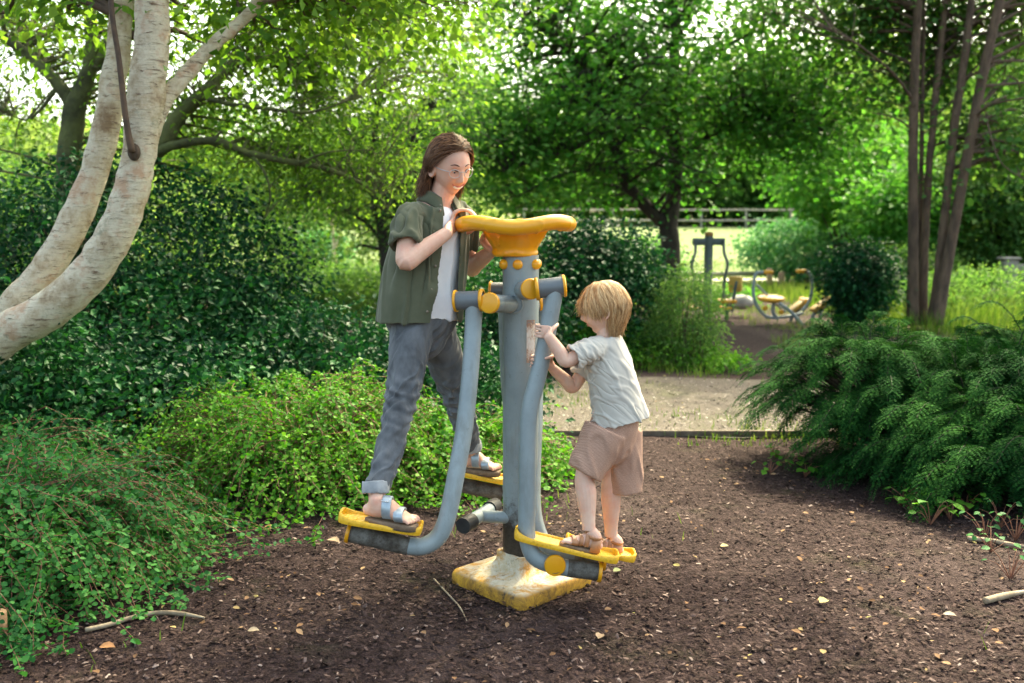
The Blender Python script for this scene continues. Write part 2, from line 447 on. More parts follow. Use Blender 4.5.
A0 = at(490, 303, 3.74); A1 = at(541, 306, 4.24)         # ends of the lower crossbar
B0 = at(531, 289, 3.76); B1 = at(507, 292, 4.24)
for p0, p1 in ((A0, A1), (B0, B1)):
    s = Soup(); s.add(*tube([p0, p1], .036, 24, n=8)); cb = obj('crossbar', s, M_grey, mach, sharp=40)
    s = Soup(); cc = np.array([CX, CY, (p0[2]+p1[2])/2]); dd = nrm(p1-p0); sx_ = nrm(np.cross(dd, Z))
    for sg in (-1, 1):
        q = []
        for t in np.linspace(0, 2*np.pi, 25):
            o = sx_*math.cos(t)*.037+Z*math.sin(t)*.037; q.append(cc+o+dd*sg*math.sqrt(.0775**2-(.037*math.cos(t))**2)+dd*sg*.001*math.sin(t*9))
        s = Soup(); s.add(*tube(q, .0052, 6, n=60, caps=False)); obj('weld_bead', s, M_grey, cb)
    for c, d in ((p0, nrm(p0-p1)), (p1, nrm(p1-p0))):
        s = Soup(); s.add(*cap_disc(c - d*.004, d, .0425, .018)); obj('end_cap', s, M_yel, cb, sharp=40)
# woman's near pendulum
si = at(482, 300, 3.78); so_ = at(457, 301, 3.80)
P = [at(474, 303, 3.79), at(473, 330, 3.78), at(470, 375, 3.73), at(464, 430, 3.66), at(455, 480, 3.60), at(447, 518, 3.57), at(438, 537, 3.56), at(424, 546, 3.55), at(408, 546, 3.55)]
near_bar_end = at(347, 532, 3.55)
swing(0, si, so_, P, near_bar_end, at(381, 526, 3.54)+V3(0, 0, .012), at(421, 533, 3.54)-at(343, 520, 3.54), .325, 0, -1)
# woman's far pendulum (behind the column)
si = at(507, 291, 4.20); so_ = at(492, 291, 4.21)
P = [at(504, 293, 4.2), at(506, 320, 4.22), at(508, 380, 4.28), at(513, 430, 4.35), at(518, 470, 4.38), at(512, 489, 4.39), at(502, 493, 4.39)]
swing(0, si, so_, P, at(457, 484, 4.39), at(479, 475, 4.38), at(506, 482, 4.38)-at(460, 473, 4.38), .30, 0, -1)
# boy's near pendulum
si = at(537, 289, 3.74); so_ = at(563, 286, 3.74)
P = [at(555, 290, 3.74), at(551, 312, 3.735), at(545, 345, 3.73), at(537, 380, 3.72), at(530, 408, 3.71), at(527.5, 440, 3.70), at(527, 500, 3.68), at(527, 535, 3.67), at(534, 556, 3.66), at(552, 565, 3.66), at(568, 568, 3.66)]
swing(0, si, so_, P, at(601, 572, 3.66), at(566, 546, 3.67), at(618, 559, 3.67)-at(514, 534, 3.67), .43, 0, 1)
s = Soup(); s.add(*tube([at(555, 565, 3.72), at(555, 565, 3.62)], .034, 20, n=3)); s2 = obj('cross_stub', s, M_grime, mach, sharp=40)
s = Soup(); s.add(*cap_disc(at(555, 565, 3.625), (0, -1, 0), .043, .016)); obj('end_cap', s, M_yel, s2, sharp=40)
# boy's far pendulum
si = at(541, 303, 4.18); so_ = at(552, 302, 4.18)
P = [at(545, 306, 4.18), at(541, 340, 4.16), at(536, 380, 4.12), at(535, 420, 4.06), at(533, 470, 3.98), at(534, 515, 3.90), at(545, 545, 3.86), at(562, 553, 3.85), at(575, 556, 3.85)]
swing(0, si, so_, P, at(606, 561, 3.84), at(600, 549, 3.84), at(632, 556, 3.84)-at(560, 539, 3.84), .30, 0, 1)
# bumper stop
s = Soup(); s.add(*tube([at(515, 518, 3.95), at(481, 516, 3.98)], .027, 18, n=3)); s.add(*tube([at(470, 522, 3.88), at(492, 508, 4.12)], .029, 18, n=4))
bp = obj('bumper', s, M_grey, mach, sharp=40)
for p, q in ((at(472, 521, 3.90), at(463, 526, 3.83)), (at(489, 509, 4.09), at(495, 505, 4.17))):
    s = Soup(); s.add(*tube([p, q], .034, 20, n=4)); obj('rubber_stop', s, M_rub, bp, sharp=40)
# ================================================================== people
def skin_mat(name, c1, c2, c3):
    m, nt, b = nodes_mat(name)
    c = ramp(nt, noise(nt, 9, 4, .6), [(.35, c1), (.65, c2)])
    c = mixc(nt, ramp(nt, noise(nt, 22, 3), [(.5, (0, 0, 0)), (.75, (.5, .5, .5))]), c, c3)
    nt.links.new(c, b.inputs['Base Color']); b.inputs['Roughness'].default_value = .5; b.inputs['Specular IOR Level'].default_value = .35
    b.inputs['Subsurface Weight'].default_value = .12; b.inputs['Subsurface Radius'].default_value = (.012, .005, .003); b.inputs['Subsurface Scale'].default_value = .6
    bump(nt, b, noise(nt, 300, 3), .08, .001); return m
M_skin = skin_mat('skin', (.64, .35, .25), (.74, .46, .34), (.70, .27, .19))
M_skinb = skin_mat('child_skin', (.66, .38, .28), (.76, .51, .39), (.72, .31, .22))
def hair_mat(name, c1, c2, c3):
    m, nt, b = nodes_mat(name)
    g = nt.nodes.new('ShaderNodeNewGeometry')
    c = ramp(nt, g.outputs['Random Per Island'], [(0, c1), (.5, c2), (1, c3)])
    nt.links.new(c, b.inputs['Base Color']); b.inputs['Roughness'].default_value = .42; b.inputs['Specular IOR Level'].default_value = .28; return m
M_hairw = hair_mat('brown_hair', (.05, .021, .010), (.125, .052, .024), (.27, .13, .06))
M_hairb = hair_mat('blond_hair', (.36, .17, .07), (.68, .40, .18), (.88, .65, .37))
def cloth(name, c1, c2, weave=900, rough=.85, scale=6, sheen=.2, bs=.15, stretch=None, coord='Object', lo=.35, hi=.65):
    m, nt, b = nodes_mat(name)
    c = ramp(nt, noise(nt, scale, 5, .65, stretch=stretch), [(lo, c1), (hi, c2)])
    nt.links.new(c, b.inputs['Base Color']); b.inputs['Roughness'].default_value = rough; b.inputs['Sheen Weight'].default_value = sheen
    bump(nt, b, noise(nt, weave, 2), bs, .0015); return m
M_shirt = cloth('olive_shirt', (.062, .068, .034), (.10, .105, .06), sheen=.15)
M_tee = cloth('white_tee', (.72, .73, .75), (.82, .83, .85))
M_teeb = cloth('grey_tee', (.48, .44, .385), (.56, .52, .455))
M_jeans = cloth('grey_denim', (.040, .043, .048), (.20, .21, .225), 700, .85, 7, .15, .3, stretch=(1, 1, .45), lo=.3, hi=.72)
m, nt, b = nodes_mat('brown_seersucker')
tc = nt.nodes.new('ShaderNodeTexCoord'); mp = nt.nodes.new('ShaderNodeMapping'); mp.inputs['Rotation'].default_value = (0, R(18), 0); nt.links.new(tc.outputs['Object'], mp.inputs[0])
wv = N(nt, 'ShaderNodeTexWave', Scale=62, Distortion=2.5, Detail=2); wv.bands_direction = 'Z'; nt.links.new(mp.outputs[0], wv.inputs[0]); wv.inputs['Detail Scale'].default_value = 3
nt.links.new(ramp(nt, wv.outputs[1], [(.2, (.36, .195, .135)), (.8, (.54, .335, .245))]), b.inputs['Base Color']); b.inputs['Roughness'].default_value = .9; bump(nt, b, wv.outputs[1], .5, .003)
M_shorts = m
M_silver = simple('silver_leather', (.30, .36, .40), (.42, .48, .52), 30, .35, .1, 200)
M_silver.node_tree.nodes['Principled BSDF'].inputs['Metallic'].default_value = .4
M_cork = simple('cork_sole', (.16, .10, .06), (.24, .16, .10), 60, .8, .3, 200)
M_darksole = simple('dark_sole', (.05, .035, .025), (.07, .05, .035), 60, .8)
M_tan = simple('tan_leather', (.36, .16, .075), (.46, .22, .11), 30, .5, .15, 150)
M_metal = simple('buckle_metal', (.5, .5, .5), (.6, .6, .6), 30, .25); M_metal.node_tree.nodes['Principled BSDF'].inputs['Metallic'].default_value = 1
M_lip = simple('lips', (.50, .15, .12), (.55, .18, .15), 40, .4)
M_teeth = simple('teeth', (.75, .72, .66), (.8, .77, .72), 40, .3)
M_eye = simple('eyeball', (.75, .73, .7), (.8, .78, .76), 10, .15)
M_iris = simple('iris', (.02, .03, .035), (.04, .05, .05), 10, .1)
M_brow = simple('eyebrow', (.06, .03, .018), (.09, .045, .03), 60, .8)
M_frame = simple('clear_glasses_frame', (.45, .42, .40), (.55, .52, .5), 30, .15)
M_button = simple('shirt_button', (.16, .13, .09), (.22, .18, .13), 30, .4)
M_gold = simple('gold_earring', (.8, .6, .3), (.8, .6, .3), 30, .2); M_gold.node_tree.nodes['Principled BSDF'].inputs['Metallic'].default_value = 1

class Head:
    def __init__(h, c, fwd, s=1., child=False, roll=0):
        h.c = np.asarray(c, float); h.F = nrm(fwd); h.L = nrm(np.cross([0, 0, 1], h.F)); h.U = np.cross(h.F, h.L)
        if roll: h.L, h.U = h.L*math.cos(roll)+h.U*math.sin(roll), h.U*math.cos(roll)-h.L*math.sin(roll)
        h.s = s; h.child = child
    def loc(h, az, el):
        az = np.asarray(az, float); el = np.asarray(el, float)
        d = np.stack([np.cos(el)*np.cos(az), np.cos(el)*np.sin(az), np.sin(el)], -1)
        df, dr, du = d[..., 0], d[..., 1], d[..., 2]
        hw = .074; a = np.where(df > 0, .094, .100); hh = np.where(du > 0, .112, .122)
        x = df*a; y = np.sign(dr)*np.abs(dr)**.93*hw; z = du*hh
        dn = np.clip(-du, 0, 1); k = dn*dn*(3-2*dn)
        y = y*(1-(.30 if not h.child else .24)*k)
        x = np.where(df < 0, x*(1-.55*k), x*(1-.04*k))
        g = lambda A, E, wa, we: np.exp(-((az-A)/wa)**2-((el-E)/we)**2)
        gs = lambda A, E, wa, we: g(A, E, wa, we)+g(-A, E, wa, we)
        ns = .9 if h.child else 1.
        x = x + ns*.021*g(0, -.27, .13, .13) + ns*.012*g(0, -.10, .10, .16)+ns*.005*gs(.14, -.33, .09, .08)
        x = x - .008*gs(.36, .03, .17, .14) + .004*gs(.3, .22, .25, .10)
        x = x + .010*g(0, -.95, .45, .22) + .006*g(0, -.56, .26, .10) - .004*g(0, -.70, .3, .06)
        x = x + (.006 if not h.child else .009)*gs(.55, -.35, .28, .22); y = y + np.sign(y)*(.004 if not h.child else .006)*gs(.75, -.40, .35, .3)
        return np.stack([x, y, z], -1)*h.s
    def w(h, q): return h.c + q[..., 0:1]*h.F + q[..., 1:2]*h.L + q[..., 2:3]*h.U
    def pt(h, az, el, off=0):
        q = h.loc(az, el); d = nrm(q*np.array([1, 1.3, .8]))
        return h.w(q + d*np.asarray(off)[..., None] if np.ndim(off) else q + d*off)
    def soup(h, s):
        az = np.linspace(-np.pi, np.pi, 72, endpoint=False); el = np.linspace(-np.pi/2, np.pi/2, 50)[1:-1]
        E, A = np.meshgrid(el, az, indexing='ij'); V = h.w(h.loc(A, E)).reshape(-1, 3)
        n = len(el); k = np.arange(72); k2 = (k+1) % 72
        V = np.vstack([V, h.w(h.loc(0., -np.pi/2))[None] if False else h.w(h.loc(np.array([0.]), np.array([-np.pi/2]))), h.w(h.loc(np.array([0.]), np.array([np.pi/2])))])
        s.add(V, [grid_faces(n, 72), np.stack([np.full(72, n*72), k2, k], -1), np.stack([np.full(72, n*72+1), (n-1)*72+k, (n-1)*72+k2], -1)])
        for sg in (-1, 1):
            c = h.pt(sg*1.62, -.12, .004); out = h.L*sg
            fa = nrm(h.F*.35+out); upa = nrm(h.U-h.F*.25); sa = np.cross(upa, fa)
            th = np.linspace(0, 2*np.pi, 15)[:-1]
            ring = [c + upa*(.027*h.s*math.cos(t)) + sa*(.016*h.s*math.sin(t))*sg + fa*.006 for t in th] 
            ring.append(ring[0]); s.add(*tube(ring, .0048*h.s, 8, n=40, caps=False))
            s.add(*blob(c - upa*.002, np.array([.014, .024, .006])*h.s, np.array([sa, upa, fa])))

def strands(h, n, root, path, rad, seed, seg=3, k=9):
    """root(r) -> (az, el); path(az0, el0, r) -> list of points"""
    r = np.random.default_rng(seed); P = []
    for i in range(n):
        p = path(*root(r), r)
        if p is None: continue
        P.append(catmull(p, k))
    P = np.array(P); rr = np.array([.5, 1, 1, 1, 1, 1, .9, .7, .25])*rad
    rr = rr[None]*r.uniform(.7, 1.3, (len(P), 1))
    return tubes_vec(P, rr, seg)

def grip(s, G, A, D, Rg, wrist, sc=1., sgn=1, wr=.026, closed=205, spread=1., thumb=True):
    """hand closed round a bar: G bar centre, A bar axis (towards the index finger), D from the bar centre to the palm"""
    A = nrm(A); D = nrm(D - A*np.dot(D, A)); E = np.cross(A, D)*sgn
    C = lambda th, rad, o: G + A*o + D*(rad*math.cos(R(th))) + E*(rad*math.sin(R(th)))
    fr = (.0080 if sc > .8 else .0074)*sc
    palm = C(-5, Rg+.014*sc, 0)
    # palm: flattened tube from wrist to knuckles
    kn = C(35, Rg+.012*sc, .002*sc)
    s.add(*tube([wrist, wrist*.45+palm*.55 + D*.004*sc, C(5, Rg+.014*sc, 0), kn], [(wr*.95, wr*.72), (.034*sc, .017*sc), (.040*sc, .014*sc), (.038*sc, .0105*sc)], 18, n=16, side=A, round_ends=True))
    for i, (o, L) in enumerate(zip((.030, .0105, -.0095, -.0285), (.93, 1.0, .95, .8))):
        ths = np.linspace(28, 28+(closed-28)*L, 8); j = [Rg+(.011+.0015*math.sin(q*1.2))*sc for q in range(8)]
        pts = [C(t, rr_, o*sc*1.09) for t, rr_ in zip(ths, j)]
        s.add(*tube(pts, [fr*1.12, fr*1.05, fr*1.1, fr*.98, fr*.95, fr*.98, fr*.9, fr*.8], 10, n=22, round_ends=True))
    if thumb:
        pts = [wrist*.5+palm*.5 + A*.018*sc, C(-30, Rg+.016*sc, .034*sc), C(-70, Rg+.013*sc, .044*sc), C(-108, Rg+.010*sc, .040*sc), C(-138, Rg+.009*sc, .032*sc)]
        s.add(*tube(pts, [.016*sc, .0135*sc, .0105*sc, .0105*sc, .0085*sc], 10, n=20, round_ends=True))

def foot(s, heel, toe, up, ankle, sc=1., side=1, ar=.033):
    f = nrm(toe-heel); L = np.linalg.norm(toe-heel); up = nrm(up - f*np.dot(up, f)); sd_ = np.cross(up, f)
    q = lambda a, u, l=0.: heel + f*L*a + up*u*sc + sd_*l*sc
    s.add(*tube([ankle, q(.17, .075), q(.17, .045)], [ar, ar*1.0, .036*sc], 16, n=10, side=f))
    s.add(*tube([q(.02, .030), q(.12, .036), q(.35, .048), q(.55, .036), q(.74, .022), q(.84, .017)], [(.024*sc, .024*sc), (.033*sc, .034*sc), (.034*sc, .040*sc), (.040*sc, .029*sc), (.044*sc, .018*sc), (.040*sc, .013*sc)], 18, n=26, side=sd_, round_ends=True))
    s.add(*tube([ankle*.5+q(.17, .06)*.5, q(.28, .062), q(.46, .046)], [.029*sc, .024*sc, .016*sc], 14, n=10, side=sd_))
    for i, (l, r_, e) in enumerate(((.030, .0115, 1.0), (.011, .0085, .985), (-.006, .008, .96), (-.021, .0075, .93), (-.034, .0068, .90))):
        l *= side
        s.add(*tube([q(.76, .015, l*.9), q(e-.07, .017, l), q(e-.02, .010, l)], [r_*sc*1.05, r_*sc, r_*sc*.95], 10, n=8, round_ends=True))

def sole(s, heel, toe, up, sc, h0, h1, w=1.0, side=1, ext=.03):
    f = nrm(toe-heel); L = np.linalg.norm(toe-heel); up = nrm(up - f*np.dot(up, f)); sd_ = np.cross(up, f)
    t = np.linspace(0, 2*np.pi, 40, endpoint=False); a = (1-np.cos(t))/2
    wd = (.030 + .017*a + .004*np.sin(a*6))*np.sign(np.sin(t))*np.abs(np.sin(t))**.5*sc*w
    a2 = -ext + a*(1+2*ext)
    rows = []
    for k, hh in ((.9, h0), (1, h0+.003*sc), (1, h1-.003), (.96, h1)):
        rows.append(heel[None]+f[None]*(L*(.5+(a2-.5)*k))[:, None]+sd_[None]*(wd*k)[:, None]+up[None]*hh)
    V = np.vstack(rows + [[heel+f*L*.5+up*h0], [heel+f*L*.5+up*h1]]); n = 40; k = np.arange(n); k2 = (k+1) % n
    s.add(V, [grid_faces(4, n), np.stack([np.full(n, 4*n), k2, k], -1), np.stack([np.full(n, 4*n+1), 3*n+k, 3*n+k2], -1)])

def strap(s, heel, toe, up, a0, a1, w, uc, ra, rb, sc, th=.0022, off=.010):
    """band hugging the foot, at fraction a0 (one side) .. a1 (other side) of its length"""
    f = nrm(toe-heel); L = np.linalg.norm(toe-heel); up = nrm(up - f*np.dot(up, f)); sd_ = np.cross(up, f)
    C = []; Nn = []
    for t in np.linspace(R(-42), R(222), 25):
        a = a0+(a1-a0)*(t-R(-42))/R(264); C.append(heel+f*L*a+sd_*(math.cos(t)*(ra+.0035)*sc)+up*(off+(uc+math.sin(t)*(rb+.0035))*sc)); Nn.append(sd_*math.cos(t)+up*math.sin(t))
    C = np.array(C); Nn = np.array(Nn); T = nrm(np.gradient(C, axis=0)); Wd = nrm(np.cross(T, Nn)); rows = []
    for c, n_, w_ in zip(C, Nn, Wd): rows.append([c+w_*w/2+n_*th*.4, c+w_*w/2-n_*th*3, c-w_*w/2-n_*th*3, c-w_*w/2+n_*th*.4, c-w_*w*.42+n_*th, c+w_*w*.42+n_*th])
    s.add(np.array(rows).reshape(-1, 3), grid_faces(len(C), 6)[:, ::-1])

def sheet(rows_c, rows_r, side, front, gap, nr=60, nc=90, th=.006, gapshift=0):
    """open shirt body: elliptical rings with a gap at the front; returns closed shell soup pieces"""
    C = catmull(rows_c, nr); RR = catmull(rows_r, nr); G = catmull(np.array(gap, float).reshape(-1, 1)*np.ones((1, 3)), nr)[:, 0]
    V = []
    for c, (a, b), g in zip(C, RR, G):
        t = np.linspace(g+gapshift, 2*np.pi-g+gapshift, nc)
        for off in (0, -th):
            V.append(c + side[None]*((a+off)*np.sin(t))[:, None] + front[None]*((b+off)*np.cos(t))[:, None])
    V = np.array(V).reshape(nr, 2, nc, 3); out = V[:, 0].reshape(-1, 3); inn = V[:, 1].reshape(-1, 3); n = nr*nc
    F = [grid_faces(nr, nc, False), grid_faces(nr, nc, False)[:, ::-1]+n]
    i = np.arange(nr-1); F.append(np.stack([i*nc, (i+1)*nc, (i+1)*nc+n, i*nc+n], -1)); e = nc-1; F.append(np.stack([i*nc+e, i*nc+e+n, (i+1)*nc+e+n, (i+1)*nc+e], -1))
    j = np.arange(nc-1); F.append(np.stack([j, j+n, j+1+n, j+1], -1)); o = (nr-1)*nc; F.append(np.stack([o+j, o+j+1, o+j+1+n, o+j+n], -1))
    return np.vstack([out, inn]), F

def shell_tube(P, r, th=.005, seg=28, n=26, side=None):
    """hollow tube with wall thickness"""
    V1, F1 = tube(P, r, seg, n=n, side=side, caps=False)
    r2 = [((q-th), (q-th)) if np.isscalar(q) else (q[0]-th, q[1]-th) for q in r]
    V2, F2 = tube(P, r2, seg, n=n, side=side, caps=False)
    m_ = len(V1); k = np.arange(seg); k2 = (k+1) % seg; e = (n-1)*seg
    return np.vstack([V1, V2]), [F1[0], F2[0][:, ::-1]+m_, np.stack([k, m_+k, m_+k2, k2], -1), np.stack([e+k, e+k2, m_+e+k2, m_+e+k], -1)]

def face_bits(h, body, smile=True, eyes=(1, -1), lids=.35, look=0):
    sc = h.s
    for sg in eyes:
        e = h.pt(sg*.36, .035, -.0085); s = Soup(); s.add(*blob(e, .0112*sc, nu=16, nv=12)); ey = obj('eye', s, M_eye, body)
        g = nrm(h.F + h.U*look); s = Soup(); s.add(*blob(e+g*.0085*sc, np.array([.0055, .0055, .0042])*sc, np.array([h.L, h.U, g]))); obj('iris', s, M_iris, ey)
        # lid
        s = Soup(); az = np.linspace(.18, .54, 9)*sg
        pts = [h.pt(a, .075+.035*math.sin((abs(a)-.18)/.36*math.pi)-.05*(lids), .0035) for a in az]; s.add(*tube(pts, [.001]+[.0022*sc]*7+[.001], 6, n=16)); obj('eyelashes', s, M_brow, body)
        s = Soup(); az = np.linspace(.15, .62, 7)*sg
        pts = [h.pt(a, .24+.05*math.sin((abs(a)-.15)/.47*math.pi), .001) for a in az]; s.add(*tube(pts, [(.001, .001), (.0012, .0022), (.0013, .0026), (.0013, .0024), (.0012, .002), (.001, .0015), (.001, .001)], 8, n=18, side=h.F)); obj('eyebrow', s, M_brow, body)
    wd = .42 if smile else .17; up_ = .16 if smile else .01
    az = np.linspace(-wd, wd, 11)
    for o, nm in ((.058, 'upper_lip'), (-.062 if smile else -.012, 'lower_lip')):
        s = Soup(); pts = [h.pt(a, -.555+o*(1-(a/wd)**2)+up_*(a/wd)**2, .0015) for a in az]
        s.add(*tube(pts, [.001*sc]+[.0022*sc]*3+[.0028*sc]*3+[.0022*sc]*3+[.001*sc], 8, n=24, round_ends=True)); obj(nm, s, M_lip, body)
    if smile:
        s = Soup(); pts = [h.pt(a, -.558+up_*(a/wd)**2, -.0002) for a in az*.86]; s.add(*tube(pts, [(.002, .001)]+[(.0034, .0072)]*9+[(.002, .001)], 8, n=24, side=h.F)); obj('teeth', s, M_teeth, body)

# ------------------------------------------------------------------ the woman
S45 = nrm(V3(.74, .67, 0)); F45 = nrm(V3(.67, -.74, 0))     # shoulder axis (towards her far shoulder), chest direction
pel = at(421, 320, 3.98); wst = at(424, 288, 3.99); chs = at(430, 244, 3.99); nck = at(438, 207, 3.99); nkt = at(445, 186, 3.985)
shN = at(409, 213, 3.86); shF = at(462, 212, 4.12)
hW = Head(at(450, 165.5, 3.96)+V3(0, 0, 0), V3(.54, -.76, -.38), 1.03, roll=R(4))
elN = at(405, 262, 3.74); wrN = at(447, 233, 3.83)
elF = at(470, 268, 4.22); wrF = at(493, 250, 4.07)
hipN = at(413, 322, 3.93); hipF = at(431, 322, 4.09)
knN = at(401, 405, 3.74); anN = at(376, 498, 3.555)
knF = at(458, 398, 4.22); anF = at(471, 452, 4.345)
upP = nrm(V3(0.08, 0, 1))
helN = at(367, 519, 3.54)+V3(0, 0, .0); toeN = at(416, 527, 3.50)
helF = at(460, 469, 4.38); toeF = at(499, 473, 4.34)
s = Soup()
s.add(*tube([pel, wst, chs, at(435, 218, 3.99)], [(.15, .10), (.115, .09), (.145, .10), (.12, .075)], 24, n=24, side=S45, round_ends=True))
s.add(*tube([at(436, 214, 3.99), nck, nkt, hW.c - hW.U*.02 - hW.F*.01], [(.085, .06), (.056, .052), (.051, .051), (.05, .05)], 20, n=18, side=S45))
hW.soup(s)
s.add(*tube([nck-V3(0, 0, .03)-S45*.03, shN], [.036, .034], 16, n=6, round_ends=True)); s.add(*tube([nck-V3(0, 0, .03)+S45*.03, shF], [.036, .034], 16, n=6, round_ends=True))
for sh, el, wr in ((shN, elN, wrN), (shF, elF, wrF)):
    md = el*.45+wr*.55
    s.add(*tube([sh, sh*.5+el*.5, el, el*.72+wr*.28, md*.6+wr*.4, wr], [.032, .038, .036, .0385, .031, (.0265, .021)], 18, n=30, side=V3(0, 0, 1), round_ends=True))
# near hand on the ring's left edge, far hand on the bowl behind
ringL = np.array([CX-.236, CY-.02, ZG+1.572])
grip(s, ringL, V3(.1, .95, 0)*1, V3(-.80, -.25, -.25), .036, wrN, .98, sgn=1, wr=.027, closed=215)
webF = np.array([CX-.120, CY+.075, ZG+1.500])
grip(s, webF, V3(.35, .8, .5), V3(-.9, -.1, -.35), .028, wrF, .95, sgn=1, wr=.026, closed=190)
for kn, an, hl, to, sdn in ((knN, anN, helN, toeN, 1), (knF, anF, helF, toeF, 1)):
    s.add(*tube([kn, kn*.6+an*.4, an*.8+kn*.2, an], [.038, .046, .036, .032], 16, n=14))
    foot(s, hl+upP*.010, to+upP*.010, upP, an, 1.0, sdn, .031)
body = remesh('person', s, .0032, 3, M_skin, None, loc=at(425, 545, 3.98))
tag(body, 'smiling woman in open olive shirt, white tee and grey jeans standing on the left pedals', 'person')
face_bits(hW, body, True, look=-.35)
# glasses
s = Soup()
for sg in (1, -1):
    pts = []
    for t in np.linspace(0, 2*np.pi, 15): pts.append(h_ := hW.w(np.array([hW.loc(.0, .0)[0] if False else .1035-.012*abs(math.cos(t)*.5+.5 if sg > 0 else math.cos(t)*.5-.5), sg*.0325+.0215*math.cos(t), -.002+.0175*math.sin(t)])))
    s.add(*tube(pts, .0016, 6, n=40, caps=False))
    hinge = hW.w(np.array([.090, sg*.0565, .006])); s.add(*tube([hinge, hW.w(np.array([.05, sg*.077, .004])), hW.pt(sg*1.6, .03, .006)], .0016, 6, n=12))
s.add(*tube([hW.w(np.array([.103, .010, .005])), hW.w(np.array([.108, 0, .009])), hW.w(np.array([.103, -.010, .005]))], .0015, 6, n=8))
obj('glasses', s, M_frame, body)
s = Soup(); s.add(*blob(hW.pt(-1.62, -.36, .012), .0035)); obj('earring', s, M_gold, body)
# hair
def hl_w(az): return .76 if abs(az) < .55 else (.76-(abs(az)-.55)*.72)      # hairline elevation
def root_w(r):
    while True:
        az = r.uniform(-np.pi, np.pi); el = math.asin(r.uniform(-.35, 1))
        if abs(az) < 1.75 and el < hl_w(az): continue
        if abs(az) >= 1.75 and el < -.35: continue
        return az, el
def path_w(az, el, r):
    sg = 1 if az > 0 else -1
    if abs(az) < .3: sg = -1 if r.random() < .75 else 1
    taz = sg*r.uniform(1.75, 3.0); tel = r.uniform(-.45, -.1)
    d0 = np.array([math.cos(el)*math.cos(az), math.cos(el)*math.sin(az), math.sin(el)]); d1 = np.array([math.cos(tel)*math.cos(taz), math.cos(tel)*math.sin(taz), math.sin(tel)])
    P = []; om = math.acos(np.clip(d0@d1, -1, 1)); lift = r.uniform(.008, .022)
    for t in np.linspace(0, 1, 5):
        d = (math.sin((1-t)*om)*d0+math.sin(t*om)*d1)/max(math.sin(om), .05); d = nrm(d)
        a, e = math.atan2(d[1], d[0]), math.asin(d[2])
        P.append(hW.pt(a, e, .003+lift*math.sin(min(1, t*1.6+.25)*np.pi/2)))
    end = P[-1]; L = r.uniform(.05, .12); back = -hW.F*V3(1, 1, 0)
    fl = V3(-.5, -.1, 0)*r.uniform(.1, .8)
    P.append(end + V3(0, 0, -1)*L*.5 + fl*L*.5 + r.normal(size=3)*.004); P.append(end + V3(0, 0, -1)*L + fl*L*1.0 + r.normal(size=3)*.009)
    return P
def path_lw(az, el, r):
    P = path_w(az, el, r); k = r.normal(size=3)*.009
    return [p+(k+nrm(p-hW.c)*.003)*(i/6)**1.5 for i, p in enumerate(P)]
s = Soup(); s.add(*strands(hW, 4800, root_w, path_w, .0013, 3)); s.add(*strands(hW, 700, root_w, path_lw, .0010, 13))
# under-layer
az = np.linspace(-np.pi, np.pi, 60, endpoint=False); rows = []
for q in np.linspace(0, 1, 14):
    for a in az:
        lo = hl_w(a)+.04 if abs(a) < 1.75 else -.4
        rows.append(hW.pt(a, np.pi/2*(1-q)+lo*q, .006*min(1, (1-q)*6)))
s.add(np.array(rows), grid_faces(14, 60)[:, ::-1])
obj('hair', s, M_hairw, body)
# t-shirt
s = Soup(); lean = [pel+V3(0, 0, .0), wst, chs, at(435, 214, 3.99)]
s.add(*tube([at(421, 318, 3.98), at(424, 290, 3.99), at(430, 250, 3.99), at(436, 218, 3.99), at(438, 205, 3.99)], [(.176, .140), (.150, .122), (.158, .118), (.12, .085), (.060, .058)], 30, n=30, side=S45, round_ends=False))
remesh('t_shirt', s, .006, 3, M_tee, body, deform=lambda P, Nn: folds(P, Nn, .009, 5, (0.15, 0, 1), 8))
# jeans
s = Soup()
s.add(*tube([at(421, 304, 3.985), pel, at(420, 338, 3.98)], [(.148, .112), (.162, .128), (.12, .10)], 28, n=14, side=S45, round_ends=True))
s.add(*tube([hipN, hipN*.6+knN*.4, knN*.92+hipN*.08, knN*.75+anN*.25, anN*.75+knN*.25, at(376, 487, 3.57)], [(.092, .104), (.080, .088), .064, .058, .048, .047], 26, n=36, side=S45, round_ends=False))
s.add(*tube([hipF, hipF*.6+knF*.4, knF, knF*.55+anF*.45, at(470, 447, 4.33)], [(.092, .106), (.084, .090), .064, .055, .048], 26, n=36, side=S45, round_ends=False))
def jf(P, Nn):
    P = folds(P, Nn, .009, 21, (.5, .2, .5), 11)
    for K in (knN, knF):
        d = P - K; wgt = np.exp(-(np.linalg.norm(d, axis=1)/.11)**2); P = P + Nn*(wgt*.007*np.sin((d@V3(.35, 0, 1))*135+wav(P, 4, 9)*2))[:, None]
    for A_ in (anN, anF):
        d = P - A_; wgt = np.exp(-(np.linalg.norm(d, axis=1)/.14)**2); P = P + Nn*(wgt*.005*np.sin(d[:, 2]*110+wav(P, 6, 7)*3))[:, None]
    return P
jn = remesh('jeans', s, .006, 3, M_jeans, body, deform=jf)
M_cuff = cloth('denim_cuff', (.24, .25, .26), (.36, .37, .38), 700, .85, 20, .15, .3)
for a, b_ in ((at(376, 481, 3.575), at(376, 494, 3.56)), (at(470, 441, 4.33), at(471, 450, 4.34))):
    s = Soup(); s.add(*shell_tube([a, a*.5+b_*.5, b_], [.0525, .054, .0525], .007, 28, 10)); remesh('cuff', s, .005, 2, M_cuff, jn, deform=lambda P, Nn: folds(P, Nn, .002, 2, (0, 0, 1), 10))
# seams and pocket
M_seam = simple('denim_seam', (.10, .115, .14), (.15, .17, .2), 60, .9)
